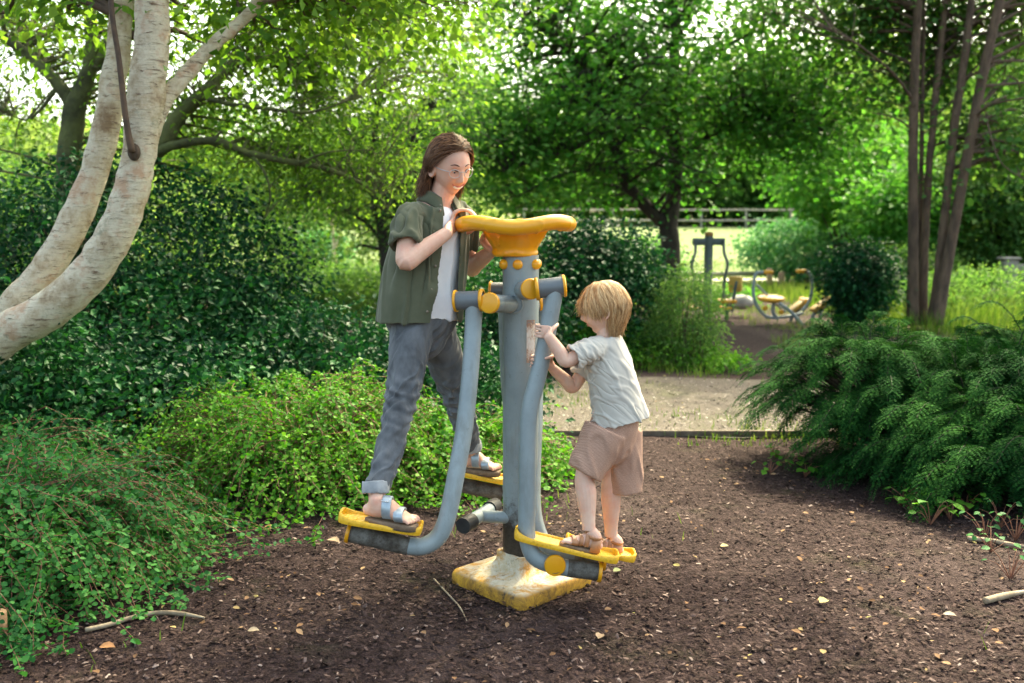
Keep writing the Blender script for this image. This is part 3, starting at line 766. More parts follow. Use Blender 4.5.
# open shirt
s = Soup()
rc = [at(438, 198, 4.0), at(437, 206, 4.0), at(435, 212, 3.995), at(430, 244, 3.985), at(425, 275, 3.98), at(422, 300, 3.975), at(420, 321, 3.97)]
rr_ = [(.064, .066, 0), (.088, .080, 0), (.150, .104, 0), (.176, .136, 0), (.186, .150, 0), (.192, .156, 0), (.196, .160, 0)]
gp = [.50, .42, .30, .27, .30, .35, .40]
V, F = sheet(rc, np.array(rr_)[:, :2].tolist(), S45, F45, gp, 60, 100, .009, gapshift=.16) if False else (None, None)
C_ = catmull(rc, 60); RRR = catmull(np.array(rr_), 60); G_ = np.interp(np.linspace(0, 6, 60), range(7), gp)
Vs = []
for c, q, g in zip(C_, RRR, G_):
    t = np.linspace(g+.10, 2*np.pi-g+.10, 110)
    for off in (0, -.010): Vs.append(c + S45[None]*((q[0]+off)*np.sin(t))[:, None] + F45[None]*((q[1]+off)*np.cos(t))[:, None])
Vs = np.array(Vs).reshape(60, 2, 110, 3); nr_, nc_ = 60, 110; n_ = nr_*nc_
F = [grid_faces(nr_, nc_, False)[:, ::-1], grid_faces(nr_, nc_, False)+n_]
i = np.arange(nr_-1); F.append(np.stack([i*nc_, (i+1)*nc_, (i+1)*nc_+n_, i*nc_+n_], -1)[:, ::-1]); e = nc_-1; F.append(np.stack([i*nc_+e, i*nc_+e+n_, (i+1)*nc_+e+n_, (i+1)*nc_+e], -1)[:, ::-1])
j = np.arange(nc_-1); F.append(np.stack([j, j+n_, j+1+n_, j+1], -1)[:, ::-1]); o_ = (nr_-1)*nc_; F.append(np.stack([o_+j, o_+j+1, o_+j+1+n_, o_+j+n_], -1)[:, ::-1])
s.add(np.vstack([Vs[:, 0].reshape(-1, 3), Vs[:, 1].reshape(-1, 3)]), F)
def lerp(a, b, t): return a*(1-t)+b*t
for sh, el, tt in ((shN, elN, .66), (shF, elF, .62)):
    inn = lerp(nck-V3(0, 0, .05), sh, .55)
    s.add(*shell_tube([inn, lerp(inn, sh, .75)+V3(0, 0, -.004), lerp(sh, el, .18), lerp(sh, el, .45), lerp(sh, el, tt)], [(.054, .050), (.058, .054), (.060, .058), (.060, .061), (.066, .067)], .008, 30, 30, side=F45))
def sf(P, Nn):
    P = folds(P, Nn, .012, 33, (.1, 0, 1), 7); d = P - lerp(shN, elN, .3); wgt = np.exp(-(np.linalg.norm(d, axis=1)/.13)**2)
    return P + Nn*(wgt*.004*np.sin((d@V3(.8, 0, .6))*95+wav(P, 8, 8)*2))[:, None]
shirt = remesh('shirt', s, .0052, 3, M_shirt, body, deform=sf)
# collar: two flaps and a stand
s = Soup(); cc = at(438, 199, 4.0)
rows = []
for k, (ra, rb, dz) in enumerate(((.062, .060, .034), (.066, .064, .030), (.084, .082, -.004), (.082, .080, -.010), (.064, .062, .008))):
    for t in np.linspace(.42, 2*np.pi-.42, 60):
        fr_ = max(0, math.cos(t)); ex = 1+.30*fr_**3*(k in (2, 3)); rows.append(cc + S45*(ra*math.sin(t)*(1+.1*(k in (2, 3)))) + F45*(rb*math.cos(t)*ex) + V3(0, 0, dz - .035*fr_**2 - (.045*fr_**4 if k in (2, 3) else 0)))
Fc = grid_faces(5, 60, False); Fc = np.vstack([Fc, np.stack([4*60+np.arange(59), 4*60+1+np.arange(59), 1+np.arange(59), np.arange(59)], -1)])
s.add(np.array(rows), Fc); co = obj('collar', s, M_shirt, shirt)
sm = co.modifiers.new('s', 'SOLIDIFY'); sm.thickness = .004
for k in range(6):
    f_ = .18+.145*k; i_ = int(f_*59); p_ = Vs[i_, 0, -4] + F45*.004; s = Soup(); s.add(*lathe([(0, 0), (.0055, 0), (.006, .002), (0, .0028)], p_, nrm(F45-S45*.4), 12)); obj('button', s, M_button, shirt)
def hem(name, P, r_, mat, par):
    s = Soup(); s.add(*tube(P, r_, 8, n=80, caps=True)); return obj(name, s, mat, par)
# sandals
for hl, to in ((helN, toeN), (helF, toeF)):
    s = Soup(); sole(s, hl, to, upP, 1.0, -.012, .010, 1.0); sa = obj('sandal', s, M_cork, body)
    s = Soup(); sole(s, hl - upP*.004, to-upP*.004, upP, 1.0, -.013, -.004, 1.02); obj('outsole', s, M_darksole, sa)
    for a0, a1, uc, ra_, rb_, w_ in ((.34, .44, .046, .0345, .0435, .036), (.60, .70, .0285, .0425, .0235, .036)):
        hh = uc+rb_
        s = Soup(); strap(s, hl, to, upP, a0, a1, w_, uc, ra_, rb_, 1.0); st = obj('strap', s, M_silver, sa)
        f = nrm(to-hl); p_ = lerp(hl, to, (a0+a1)/2)+upP*(hh+.009)-np.cross(upP, f)*.014
        s = Soup(); q = [p_+f*.014+V3(0, 0, 0), p_+f*.014-np.cross(upP, f)*.018-upP*.008, p_-f*.014-np.cross(upP, f)*.018-upP*.008, p_-f*.014]; q.append(q[0]); s.add(*tube(q, .0018, 6, n=5)); obj('buckle', s, M_metal, sa)

# ------------------------------------------------------------------ the boy
Fb = nrm(V3(-.93, .36, 0)); Sb = nrm(np.cross([0, 0, 1], Fb))         # Sb points to his left side (towards the camera)
hB = Head(at(604, 308, 3.79), V3(-.98, .08, -.20), .90, True)
bN = at(605, 338, 3.78); bC = at(608, 362, 3.79); bW = at(615, 395, 3.79); bP = at(613, 428, 3.79)
bsN = at(592, 349, 3.70); bsF = at(596, 350, 3.87)
beN = at(566, 361, 3.66); bwN = at(549, 337, 3.655)
beF = at(573, 387, 3.86); bwF = at(553, 369, 3.80)
bhN = at(606, 430, 3.735); bhF = at(622, 430, 3.85)
bkN = at(585, 476, 3.70); baN = at(589, 530, 3.665)
bkF = at(611, 482, 3.83); baF = at(611, 536, 3.845)
upB = nrm(V3(.22, 0, 1)); hbN = at(598, 552, 3.665); tbN = at(561, 543, 3.655)
hbF = at(619, 556, 3.85); tbF = at(586, 548, 3.84)
s = Soup()
s.add(*tube([bP, bW, bC, at(606, 345, 3.78)], [(.088, .07), (.082, .068), (.095, .075), (.07, .05)], 20, n=18, side=Sb, round_ends=True))
s.add(*tube([at(606, 346, 3.78), bN, hB.c-hB.U*.03-hB.F*.02], [(.05, .045), (.037, .036), (.036, .036)], 16, n=12, side=Sb))
hB.soup(s)
for sh, el, wr in ((bsN, beN, bwN), (bsF, beF, bwF)):
    s.add(*tube([bC*.3+sh*.7+V3(0, 0, .01), sh, lerp(sh, el, .5), el, lerp(el, wr, .35), wr], [.035, .034, .030, .027, .0275, (.021, .018)], 16, n=26, side=V3(0, 0, 1), round_ends=True))
tubp = at(546, 331, 3.732); grip(s, tubp, V3(.06, 0, 1), V3(.28, -1, 0), .0355, bwN, .66, sgn=-1, wr=.021, closed=170)
tubq = at(542, 362, 3.725); grip(s, tubq, V3(.08, 0, 1), V3(.45, 1, 0), .0355, bwF, .66, sgn=1, wr=.02, closed=150)
for hp, kn, an, hl, to in ((bhN, bkN, baN, hbN, tbN), (bhF, bkF, baF, hbF, tbF)):
    s.add(*tube([hp, lerp(hp, kn, .5), kn, lerp(kn, an, .35), lerp(kn, an, .8), an], [.062, .054, .040, .041, .029, .027], 18, n=28))
    foot(s, hl+upB*.006, to+upB*.006, upB, an, .68, 1, .026)
boy = remesh('person', s, .0022, 3, M_skinb, None, loc=at(605, 560, 3.76))
tag(boy, 'small blond boy in grey tee and brown shorts gripping a tube on the right pedals', 'person')
face_bits(hB, boy, False, look=-.1)
def root_b(r): return r.uniform(-np.pi, np.pi), r.uniform(.0, 1)
def path_b(az, u, r):
    aa = abs(az)
    end = .24 if aa < .75 else (.24-(aa-.75)*.62 if aa < 1.3 else (.0 if aa < 1.76 else -.62))
    end += r.normal()*.11; st = np.pi/2 - .12 - u*.9
    if st < end+.3: st = end+.3
    lift = r.uniform(.004, .019)*(.55 if aa < .8 else 1); P = []
    dr = r.normal()*.16
    for t in np.linspace(0, 1, 6):
        e = st+(end-st)*t; P.append(hB.pt(az+dr*t+.10*math.sin(t*3+az*3), e, .002+lift*math.sin(min(1, t*2+.3)*np.pi/2)))
    L = r.uniform(.008, .048)*(1.0 if aa > 1.76 else .45); out = nrm((P[-1]-hB.c)*V3(1, 1, 0))
    P.append(P[-1]+V3(0, 0, -L)-out*L*.10*(1 if aa > 1 else -.5)+r.normal(size=3)*.003)
    return P
def path_loose(az, u, r):
    P = path_b(az, u, r); k = r.normal(size=3)*.010
    return [p+(k+nrm(p-hB.c)*.004)*(i/6)**1.5 for i, p in enumerate(P)]
s = Soup(); s.add(*strands(hB, 6000, root_b, path_b, .0011, 7)); s.add(*strands(hB, 900, root_b, path_loose, .0009, 17))
rows = []
for q in np.linspace(0, 1, 14):
    for a in az:
        aa = abs(a); lo = .36 if aa < .75 else (.36-(aa-.75)*.7 if aa < 1.3 else (-.02 if aa < 1.75 else -.55)); rows.append(hB.pt(a, np.pi/2*(1-q)+lo*q, .008*min(1, (1-q)*6)))
s.add(np.array(rows), grid_faces(14, 60)[:, ::-1]); obj('hair', s, M_hairb, boy)
# tee
s = Soup()
s.add(*shell_tube([at(606, 337, 3.78), at(607, 343, 3.78), bC, at(613, 385, 3.79), at(617, 405, 3.79), at(620, 421, 3.79)], [(.046, .048), (.082, .062), (.108, .092), (.110, .098), (.114, .108), (.120, .122)], .008, 40, 40, side=Sb))
for sh, el, tt in ((bsN, beN, .74), (bsF, beF, .70)):
    inn = lerp(bC, sh, .45)+V3(0, 0, .025)
    s.add(*shell_tube([inn, lerp(inn, sh, .8), lerp(sh, el, .35), lerp(sh, el, tt)], [(.050, .048), (.052, .05), (.048, .05), (.051, .054)], .007, 26, 24, side=V3(0, 0, 1)))
def tf(P, Nn):
    P = folds(folds(P, Nn, .008, 43, (-.6, .1, .75), 9), Nn, .0045, 47, (-.75, 0, .5), 15); d = P-at(585, 352, 3.68); wgt = np.exp(-(np.linalg.norm(d, axis=1)/.08)**2)
    return P+Nn*(wgt*.004*np.sin((d@V3(.7, 0, .7))*150+wav(P, 3, 9)*2))[:, None]
remesh('t_shirt', s, .0048, 3, M_teeb, boy, deform=tf)
# shorts
s = Soup()
s.add(*tube([at(617, 414, 3.79), at(614, 428, 3.79), at(611, 446, 3.79)], [(.098, .092), (.106, .098), (.095, .085)], 26, n=12, side=Sb, round_ends=True))
s.add(*tube([bhN, lerp(bhN, bkN, .45), at(584, 473, 3.70)], [(.080, .090), (.072, .084), (.066, .076)], 28, n=20, side=Sb, round_ends=False))
s.add(*tube([bhF, at(623, 460, 3.84), at(624, 491, 3.84)], [(.080, .088), (.076, .084), (.072, .080)], 28, n=20, side=Sb, round_ends=False))
remesh('shorts', s, .005, 3, M_shorts, boy, deform=lambda P, Nn: folds(P, Nn, .006, 55, (-.3, 0, 1), 8))
for hl, to in ((hbN, tbN), (hbF, tbF)):
    s = Soup(); sole(s, hl, to, upB, .68, -.010, .006, 1.08); sa = obj('sandal', s, M_cork, boy)
    for a0, a1, uc, ra_, rb_, w_ in ((.38, .42, .045, .035, .043, .018), (.68, .70, .025, .0435, .020, .026), (.54, .54, .036, .040, .030, .016)):
        s = Soup(); strap(s, hl, to, upB, a0, a1, w_, uc, ra_, rb_, .68, .0018, .006); obj('strap', s, M_tan, sa)
    f = nrm(to-hl); s = Soup()     # heel counter and ankle band
    th = np.linspace(R(-115), R(115), 18); rows = []
    for k, (hgt, rad) in enumerate(((.0, .031), (.030, .030), (.052, .028))):
        for off in (.0, .003):
            rows.append([lerp(hl, to, .17)+upB*hgt + (-f*math.cos(t)+np.cross(upB, f)*math.sin(t)*.9)*(rad+off) for t in th])
    rr3 = np.array([rows[0], rows[2], rows[4], rows[5], rows[3], rows[1]]); s.add(rr3.reshape(-1, 3), np.vstack([grid_faces(6, 18, False), np.stack([5*18+np.arange(17), 5*18+1+np.arange(17), 1+np.arange(17), np.arange(17)], -1)]))
    obj('heel_counter', s, M_tan, sa)
    an_ = lerp(hl, to, .20)+upB*.058; s = Soup(); q = [an_+(f*math.cos(t)+np.cross(upB, f)*math.sin(t))*.0305 for t in np.linspace(0, 2*np.pi, 13)]; s.add(*tube(q, [(.003, .0075)]*13, 8, n=30, side=None, caps=False)); obj('ankle_strap', s, M_tan, sa)
# ================================================================== ground, path, lawn
m, nt, b = nodes_mat('dark_bark_mulch')
f = noise(nt, 26, 10, .8); c = ramp(nt, f, [(.36, (.014, .009, .0085)), (.52, (.042, .027, .026)), (.70, (.10, .069, .065))])
f2 = noise(nt, .55, 4, .6); c = mixc(nt, ramp(nt, f2, [(.5, (0, 0, 0)), (.66, (.6, .6, .6))]), c, (.092, .065, .061))
f4 = noise(nt, 1.7, 5, .7); c = mixc(nt, ramp(nt, f4, [(.56, (0, 0, 0)), (.72, (.35, .35, .35))]), c, (.06, .065, .028))
nt.links.new(c, b.inputs['Base Color']); b.inputs['Roughness'].default_value = .9; b.inputs['Specular IOR Level'].default_value = .06
vo = N(nt, 'ShaderNodeTexVoronoi', Scale=75); tc = nt.nodes.new('ShaderNodeTexCoord'); nt.links.new(tc.outputs['Object'], vo.inputs['Vector'])
hh = mixc(nt, .5, f, vo.outputs[0]); bump(nt, b, hh, 1.0, .02); M_soil = m
def sinhs(n, a, b, k):
    t = np.linspace(-1, 1, n); s_ = np.sinh(k*t)/math.sinh(k); return np.where(s_ < 0, -a*s_*-1, b*s_)
xs = sinhs(220, 260, 260, 6.5); ys = np.concatenate([np.linspace(-12, 24, 260), 24 + (np.linspace(0, 1, 120)[1:]**2.4)*420])
Yg, Xg = np.meshgrid(ys, xs, indexing='ij'); V = np.stack([Xg, Yg, gz(Xg, Yg)], -1).reshape(-1, 3)
s = Soup(); s.add(V, grid_faces(len(ys), len(xs), False)); tag(obj('ground', s, M_soil), kind='structure')

m, nt, b = nodes_mat('mown_lawn')
f = noise(nt, 1.1, 8, .7); c = ramp(nt, f, [(.32, (.07, .12, .025)), (.52, (.13, .18, .045)), (.7, (.20, .22, .08))])
f2 = noise(nt, 30, 5, .8); c = mixc(nt, ramp(nt, f2, [(.4, (0, 0, 0)), (.7, (.5, .5, .5))]), c, (.06, .12, .02))
nt.links.new(c, b.inputs['Base Color']); b.inputs['Roughness'].default_value = .9; bump(nt, b, f2, .8, .03); M_lawn = m
def sheet_patch(name, xa, xb, ya, yb, nx, ny, up, mat, edge=.25, seed=0, kind='structure'):
    r = np.random.default_rng(seed); u = np.linspace(0, 1, nx); v = np.linspace(0, 1, ny); U, W = np.meshgrid(u, v)
    wob = lambda t, k: edge*(np.sin(t*k+seed)+.6*np.sin(t*k*2.7+2*seed)+.3*np.sin(t*k*6.1))
    lo = ya + wob(xa+U*(xb-xa), 1.1); hi = yb + wob(xa+U*(xb-xa)+7, .9); y = lo + (hi-lo)*W
    x = xa+(xb-xa)*U; 
    V = np.stack([x, y, gz(x, y)+up], -1).reshape(-1, 3); s = Soup(); s.add(V, grid_faces(ny, nx, False)); return tag(obj(name, s, mat), kind=kind)
xl = 140
u = np.sinh(np.linspace(-3, 3, 120))/math.sinh(3)*xl
Yl = np.concatenate([np.linspace(24, 60, 90), np.linspace(62, 400, 60)]); YY, XX = np.meshgrid(Yl, u, indexing='ij')
YY = YY + (YY < 24.5)*(.5*np.sin(XX*.9)+.3*np.sin(XX*2.3)); s = Soup(); s.add(np.stack([XX, YY, gz(XX, YY)+.03], -1).reshape(-1, 3), grid_faces(len(Yl), len(u), False)); tag(obj('lawn', s, M_lawn), kind='structure')

m, nt, b = nodes_mat('gravel_path')
f = noise(nt, 60, 8, .8); c = ramp(nt, f, [(.3, (.05, .042, .036)), (.5, (.105, .088, .075)), (.7, (.19, .165, .145))])
f2 = noise(nt, 1.6, 5, .7); c = mixc(nt, ramp(nt, f2, [(.5, (0, 0, 0)), (.68, (.5, .5, .5))]), c, (.07, .08, .03))
nt.links.new(c, b.inputs['Base Color']); b.inputs['Roughness'].default_value = .9; b.inputs['Specular IOR Level'].default_value = .1; bump(nt, b, f, .8, .015); M_path = m
sheet_patch('path', -9, 12, 7.05, 9.9, 120, 30, .012, M_path, .06, 3)
M_pale = simple('pale_track', (.42, .38, .31), (.55, .50, .42), 3, .9)
sheet_patch('gravel_track', -30, 30, 30.3, 32.0, 140, 6, .06, M_pale, .12, 5)
M_road = simple('asphalt', (.16, .155, .15), (.22, .21, .20), 2, .9)
sheet_patch('road', -80, 80, 56.0, 60.0, 140, 8, .10, M_road, .05, 9)
M_timber = simple('weathered_timber', (.09, .065, .045), (.17, .13, .095), 14, .85, .3, 60, stretch=(1, 1, 1))
M_timberp = simple('pale_timber', (.24, .21, .17), (.36, .32, .27), 10, .8, .2, 60)
# timber edging of the path (one board nailed end to end)
s = Soup()
for x0, x1 in ((-2.2, .3), (.302, 2.7), (2.702, 5.2)):
    y0 = 6.98+.03*math.sin(x0*3); y1 = 6.98+.03*math.sin(x1*3); p0 = V3(x0, y0, float(gz(x0, y0))+.008); p1 = V3(x1, y1, float(gz(x1, y1))+.008)
    f_ = nrm(p1-p0); s.add(*box((p0+p1)/2, (np.linalg.norm(p1-p0), .028, .07), np.array([f_, nrm(np.cross(Z, f_)), Z])))
tag(obj('path_edging', s, M_timber, bevel=.004, smooth=False), 'thin weathered timber board edging the near side of the gravel path', 'path edging')

# mulch chips, litter
def scatter_chips(name, n, y0, y1, xw, smin, smax, mat, seed, lift=.004, px=None):
    r = np.random.default_rng(seed); y = y0+(y1-y0)*r.random(n)**1.5; x = (r.random(n)*2-1)*(y*.56+xw)
    if px is not None: k = px(x, y); x, y = x[k], y[k]; n = len(x)
    L = r.uniform(smin, smax, n); W = L*r.uniform(.18, .6, n); a = r.uniform(0, 6.28, n)
    t = np.stack([np.cos(a), np.sin(a), r.normal(0, .3, n)], -1); t = nrm(t); q = nrm(np.cross(t, nrm(np.stack([r.normal(0, .4, n), r.normal(0, .4, n), np.ones(n)], -1)))); nn_ = np.cross(q, t)
    c = np.stack([x, y, gz(x, y)+lift+r.random(n)*.006], -1); h = W*.35
    P = []
    for sx, sy in ((-1, -1), (1, -.7), (.8, 1), (-.9, .8)): P.append(c+t*(L*sx/2)[:, None]+q*(W*sy/2)[:, None])
    top = c+nn_*h[:, None]; V = np.stack(P+[top], 1).reshape(-1, 3); o = (np.arange(n)*5)[:, None]
    F = np.concatenate([o+np.array([[0, 1, 4]]), o+np.array([[1, 2, 4]]), o+np.array([[2, 3, 4]]), o+np.array([[3, 0, 4]])])
    s = Soup(); s.add(V, F); return obj(name, s, mat, smooth=False)
def isl(name, stops, rough=.85):
    m, nt, b = nodes_mat(name); g = nt.nodes.new('ShaderNodeNewGeometry'); nt.links.new(ramp(nt, g.outputs['Random Per Island'], stops), b.inputs['Base Color']); b.inputs['Roughness'].default_value = rough; b.inputs['Specular IOR Level'].default_value = .12; return m
M_chip = isl('bark_chips', [(0, (.012, .007, .006)), (.5, (.036, .021, .018)), (.85, (.085, .052, .045)), (.97, (.16, .11, .095)), (1, (.30, .23, .20))])
notpath = lambda x, y: (y < 6.9) | (y > 10.0)
tag(scatter_chips('bark_chips', 60000, 2.6, 9, .5, .008, .028, M_chip, 1, px=notpath), kind='stuff')
M_peb = isl('gravel', [(0, (.10, .08, .07)), (.6, (.22, .19, .16)), (1, (.42, .38, .33))])
tag(scatter_chips('gravel', 9000, 7.15, 9.8, 1, .012, .035, M_peb, 2, .014), kind='stuff')
M_lit = isl('leaf_litter', [(0, (.09, .045, .022)), (.4, (.18, .10, .055)), (.75, (.30, .19, .11)), (.92, (.27, .20, .09)), (1, (.15, .18, .05))])

def leaves(P, D, Nn, L, ratio=.55, fold=.15, curl=.0, hi=False):
    """many leaves at once: P base, D axis, Nn normal, L length"""
    n = len(P); D = nrm(D); S = nrm(np.cross(D, Nn)); Nn = np.cross(S, D); L = np.asarray(L)[:, None]*np.ones((n, 1)); W = L*ratio*.5
    if not hi:
        V = np.stack([P, P+D*L*.45+S*W+Nn*L*fold, P+D*L-Nn*L*curl, P+D*L*.45-S*W+Nn*L*fold], 1).reshape(-1, 3)
        o = (np.arange(n)*4)[:, None]; F = np.concatenate([o+np.array([[0, 1, 2]]), o+np.array([[0, 2, 3]])])
        return V, F
    V = np.stack([P, P+D*L*.22+S*W*.78+Nn*L*fold*.7, P+D*L*.5+S*W+Nn*L*fold, P+D*L*.8+S*W*.6+Nn*L*fold*.5, P+D*L-Nn*L*curl, P+D*L*.8-S*W*.6+Nn*L*fold*.5, P+D*L*.5-S*W+Nn*L*fold, P+D*L*.22-S*W*.78+Nn*L*fold*.7, P+D*L*.5], 1).reshape(-1, 3)
    o = (np.arange(n)*9)[:, None]; F = [o+np.array([[0, 1, 2, 8]]), o+np.array([[8, 2, 3, 4]]), o+np.array([[8, 4, 5, 6]]), o+np.array([[0, 8, 6, 7]])]
    return V, np.concatenate(F)
def scat_leaf(seed, n, y0, y1, smin, smax, pxf=None):
    r = np.random.default_rng(seed); y = y0+(y1-y0)*r.random(n)**1.3; x = (r.random(n)*2-1)*(y*.56)
    if pxf is not None: k = pxf(x, y); x, y = x[k], y[k]; n = len(x)
    a = r.uniform(0, 6.28, n); D = np.stack([np.cos(a), np.sin(a), r.normal(0, .15, n)], -1)
    return leaves(np.stack([x, y, gz(x, y)+.012+r.random(n)*.008], -1), D, np.stack([r.normal(0, .25, n), r.normal(0, .25, n), np.ones(n)], -1), r.uniform(smin, smax, n), .6, .08, .05, True)
s = Soup(); s.add(*scat_leaf(5, 500, 2.6, 10, .012, .042)); s.add(*scat_leaf(6, 2600, 2.6, 10, .008, .034, lambda x, y: (np.sin(x*2.3+1)*np.sin(y*2.9)+.5*np.sin(x*6.1)*np.sin(y*5.3+1) > .62) | ((y > 4.4) & (np.abs(x) > 1.5*y*.3) & (np.sin(x*9)*np.sin(y*8) > .3)))); tag(obj('leaf_litter', s, M_lit), kind='stuff')
LEAFC = {'tan': (.40, .27, .16), 'orange': (.42, .19, .07), 'yellow': (.45, .38, .13), 'green': (.22, .26, .08), 'pale': (.36, .27, .18)}
for (px_, py_, L_, cl, a_, lab) in ((263, 541, .075, 'orange', 20, 'orange brown curled leaf lying on mulch left of the machine'), (328, 552, .075, 'tan', -30, 'tan dead leaf on mulch below the left pedal'), (248, 650, .045, 'pale', 10, 'pale beige leaf at the bottom left beside the long twig'),
        (329, 515, .06, 'yellow', 60, 'small yellow green leaf on mulch under the green shrub edge'), (100, 665, .06, 'orange', 0, 'rusty orange leaf in the bottom left corner'), (394, 541, .055, 'green', 15, 'dull green leaf on mulch just right of the left pedal'),
        (430, 495, .05, 'orange', 90, 'bright orange brown leaf lying near the black rubber stop'), (613, 585, .045, 'green', 30, 'little green leaf right of the yellow base plate'), (819, 620, .06, 'yellow', 40, 'yellowish leaf on mulch at the lower right'), (942, 632, .05, 'pale', -20, 'pale curled leaf in the bottom right corner'), (598, 656, .05, 'tan', 70, 'small tan leaf at the bottom centre below the base plate'), (720, 555, .045, 'yellow', 10, 'small yellow leaf in the middle of the bare mulch right of the boy')):
    Yp = CAMZ*FPX/(py_-HZ); p_ = at(px_, py_, Yp); p_[2] = float(gz(p_[0], p_[1]))+.016; a_ = R(a_)
    s = Soup(); s.add(*leaves(p_[None], np.array([[math.cos(a_), math.sin(a_), .05]]), np.array([[.1, -.15, 1]]), np.array([L_]), .7, .14, .1, True))
    cc_ = LEAFC[cl]; tag(obj('fallen_leaf', s, simple('dry_leaf_'+cl, tuple(v*.5 for v in cc_), tuple(v*.75 for v in cc_), 40, .7), loc=p_), lab, 'fallen leaf', 'single larger fallen leaves on the mulch')
M_twig = simple('bare_twig', (.22, .16, .10), (.38, .30, .21), 12, .8, .3, 80)
def gpt(px_, py_, up=.012):
    Yp = CAMZ*FPX/(py_-HZ); p_ = at(px_, py_, Yp); p_[2] = float(gz(p_[0], p_[1]))+up; return p_
for pts, r_, lab in ((((86, 646), (110, 640), (135, 632), (158, 628), (180, 629), (205, 634)), .010, 'long pale crooked twig on the mulch at the lower left'), (((967, 549), (990, 551), (1010, 555), (1032, 558)), .012, 'straight pale stick on the mulch beside the yew at the right edge'),
        (((434, 592), (448, 608), (460, 622), (467, 636)), .0035, 'thin dark reddish stem lying left of the yellow base plate'), (((984, 618), (1005, 612), (1030, 606)), .014, 'yellowish broken stick at the right edge of the photo')):
    s = Soup(); s.add(*tube([gpt(*q, up=r_+.004) for q in pts], [r_]*(len(pts)-1)+[r_*.4], 8, n=24)); tag(obj('fallen_twig', s, M_twig), lab, 'twig')
s = Soup(); p0 = gpt(-2, 662, .0); s.add(*lathe([(0, -.02), (.040, -.02), (.036, .06), (.034, .135), (.028, .14), (0, .136)], p0, (0.05, 0, 1), 14)); tag(obj('tree_stump', s, simple('stump_wood', (.22, .12, .06), (.42, .27, .15), 18, .85, .5, 60)), 'small sawn orange brown stump at the bottom left edge', 'stump')

# ================================================================== leaf materials
L_dark = leaf_mat('glossy_dark_leaves', [(.003, .024, .010), (.007, .052, .018), (.03, .14, .032)], .2, .5, .9, .15)
L_bright = leaf_mat('bright_green_leaves', [(.03, .12, .012), (.065, .22, .02), (.17, .36, .04)], .38, .6, 1.6, .18)
L_front = leaf_mat('cool_green_leaves', [(.014, .08, .022), (.03, .15, .035), (.08, .25, .05)], .32, .6, 1.8, .18)
L_yew = leaf_mat('yew_needles', [(.004, .024, .007), (.010, .052, .011), (.04, .125, .022)], .10, .8, 1.4, .03)
L_maple = leaf_mat('maple_leaves', [(.035, .14, .022), (.07, .23, .035), (.15, .31, .075)], .5, .55, .5, .12)
L_lime = leaf_mat('backlit_leaves', [(.035, .11, .025), (.075, .19, .04), (.18, .29, .075)], .48, .55, .6, .2)
L_yellow = leaf_mat('yellow_green_leaves', [(.04, .12, .028), (.09, .20, .05), (.22, .34, .10)], .5, .6, .5, .15)
L_birch = leaf_mat('birch_leaves', [(.06, .14, .02), (.13, .25, .035), (.25, .36, .07)], .55, .6, .6, .12)
L_blue = leaf_mat('blue_green_leaves', [(.04, .15, .06), (.08, .26, .10), (.18, .38, .17)], .3, .6, .8, .2)
L_far = leaf_mat('distant_leaves', [(.04, .11, .02), (.08, .18, .035), (.18, .28, .07)], .45, .7, .12, .1)
L_fars = leaf_mat('sunny_distant_leaves', [(.07, .15, .04), (.14, .23, .07), (.26, .34, .13)], .45, .7, .15, .1)
L_grass = leaf_mat('grass_blades', [(.05, .12, .015), (.11, .19, .03), (.22, .27, .07)], .35, .7, .6, .1)
B_dark = simple('dark_bark', (.022, .018, .014), (.055, .043, .032), 12, .9, .8, 40, stretch=(1, 1, .3), dist=.02)
B_brown = simple('brown_bark', (.055, .034, .022), (.14, .088, .055), 10, .9, .9, 30, stretch=(1, 1, .3), dist=.03)
B_moss = simple('mossy_bark', (.045, .045, .02), (.12, .13, .045), 5, .95, .8, 40, dist=.02)
B_twig = simple('twig_bark', (.06, .035, .022), (.13, .075, .045), 12, .8)
B_red = simple('reddish_stems', (.14, .05, .03), (.25, .11, .06), 12, .7)

# ------------------------------------------------------------------ foliage builders
def rdir(r, n, up=0., drop=0.):
    d = r.normal(size=(n, 3)); d[:, 2] = d[:, 2]*.6+up-drop; return nrm(d)
def pts_in(r, n, c, rad, shell=.5, zmin=None):
    d = nrm(r.normal(size=(n, 3))); rr = (shell + (1-shell)*r.random(n)**.7); P = np.asarray(c)+d*rr[:, None]*np.asarray(rad)
    return P
def leaf_cloud(r, C, per, sig, size, ratio=.6, hi=False, flat=.8, fold=.12, drop=.1):
    """leaves gathered round clump centres C"""
    n = len(C)*per; c = np.repeat(C, per, 0); sg = np.repeat(r.uniform(.6, 1.4, len(C)), per)
    P = c + r.normal(size=(n, 3))*np.array([1, 1, .55])*sig*sg[:, None]
    D = nrm(P-c + r.normal(size=(n, 3))*sig*.7); D[:, 2] -= drop+.2; D = nrm(D)
    Nn = r.normal(size=(n, 3))*(1-flat)*1.6 + np.array([0, 0, 1])*flat + nrm(P-c)*.4
    return leaves(P, D, nrm(Nn), size*r.uniform(.65, 1.25, n), ratio, fold, .08, hi)

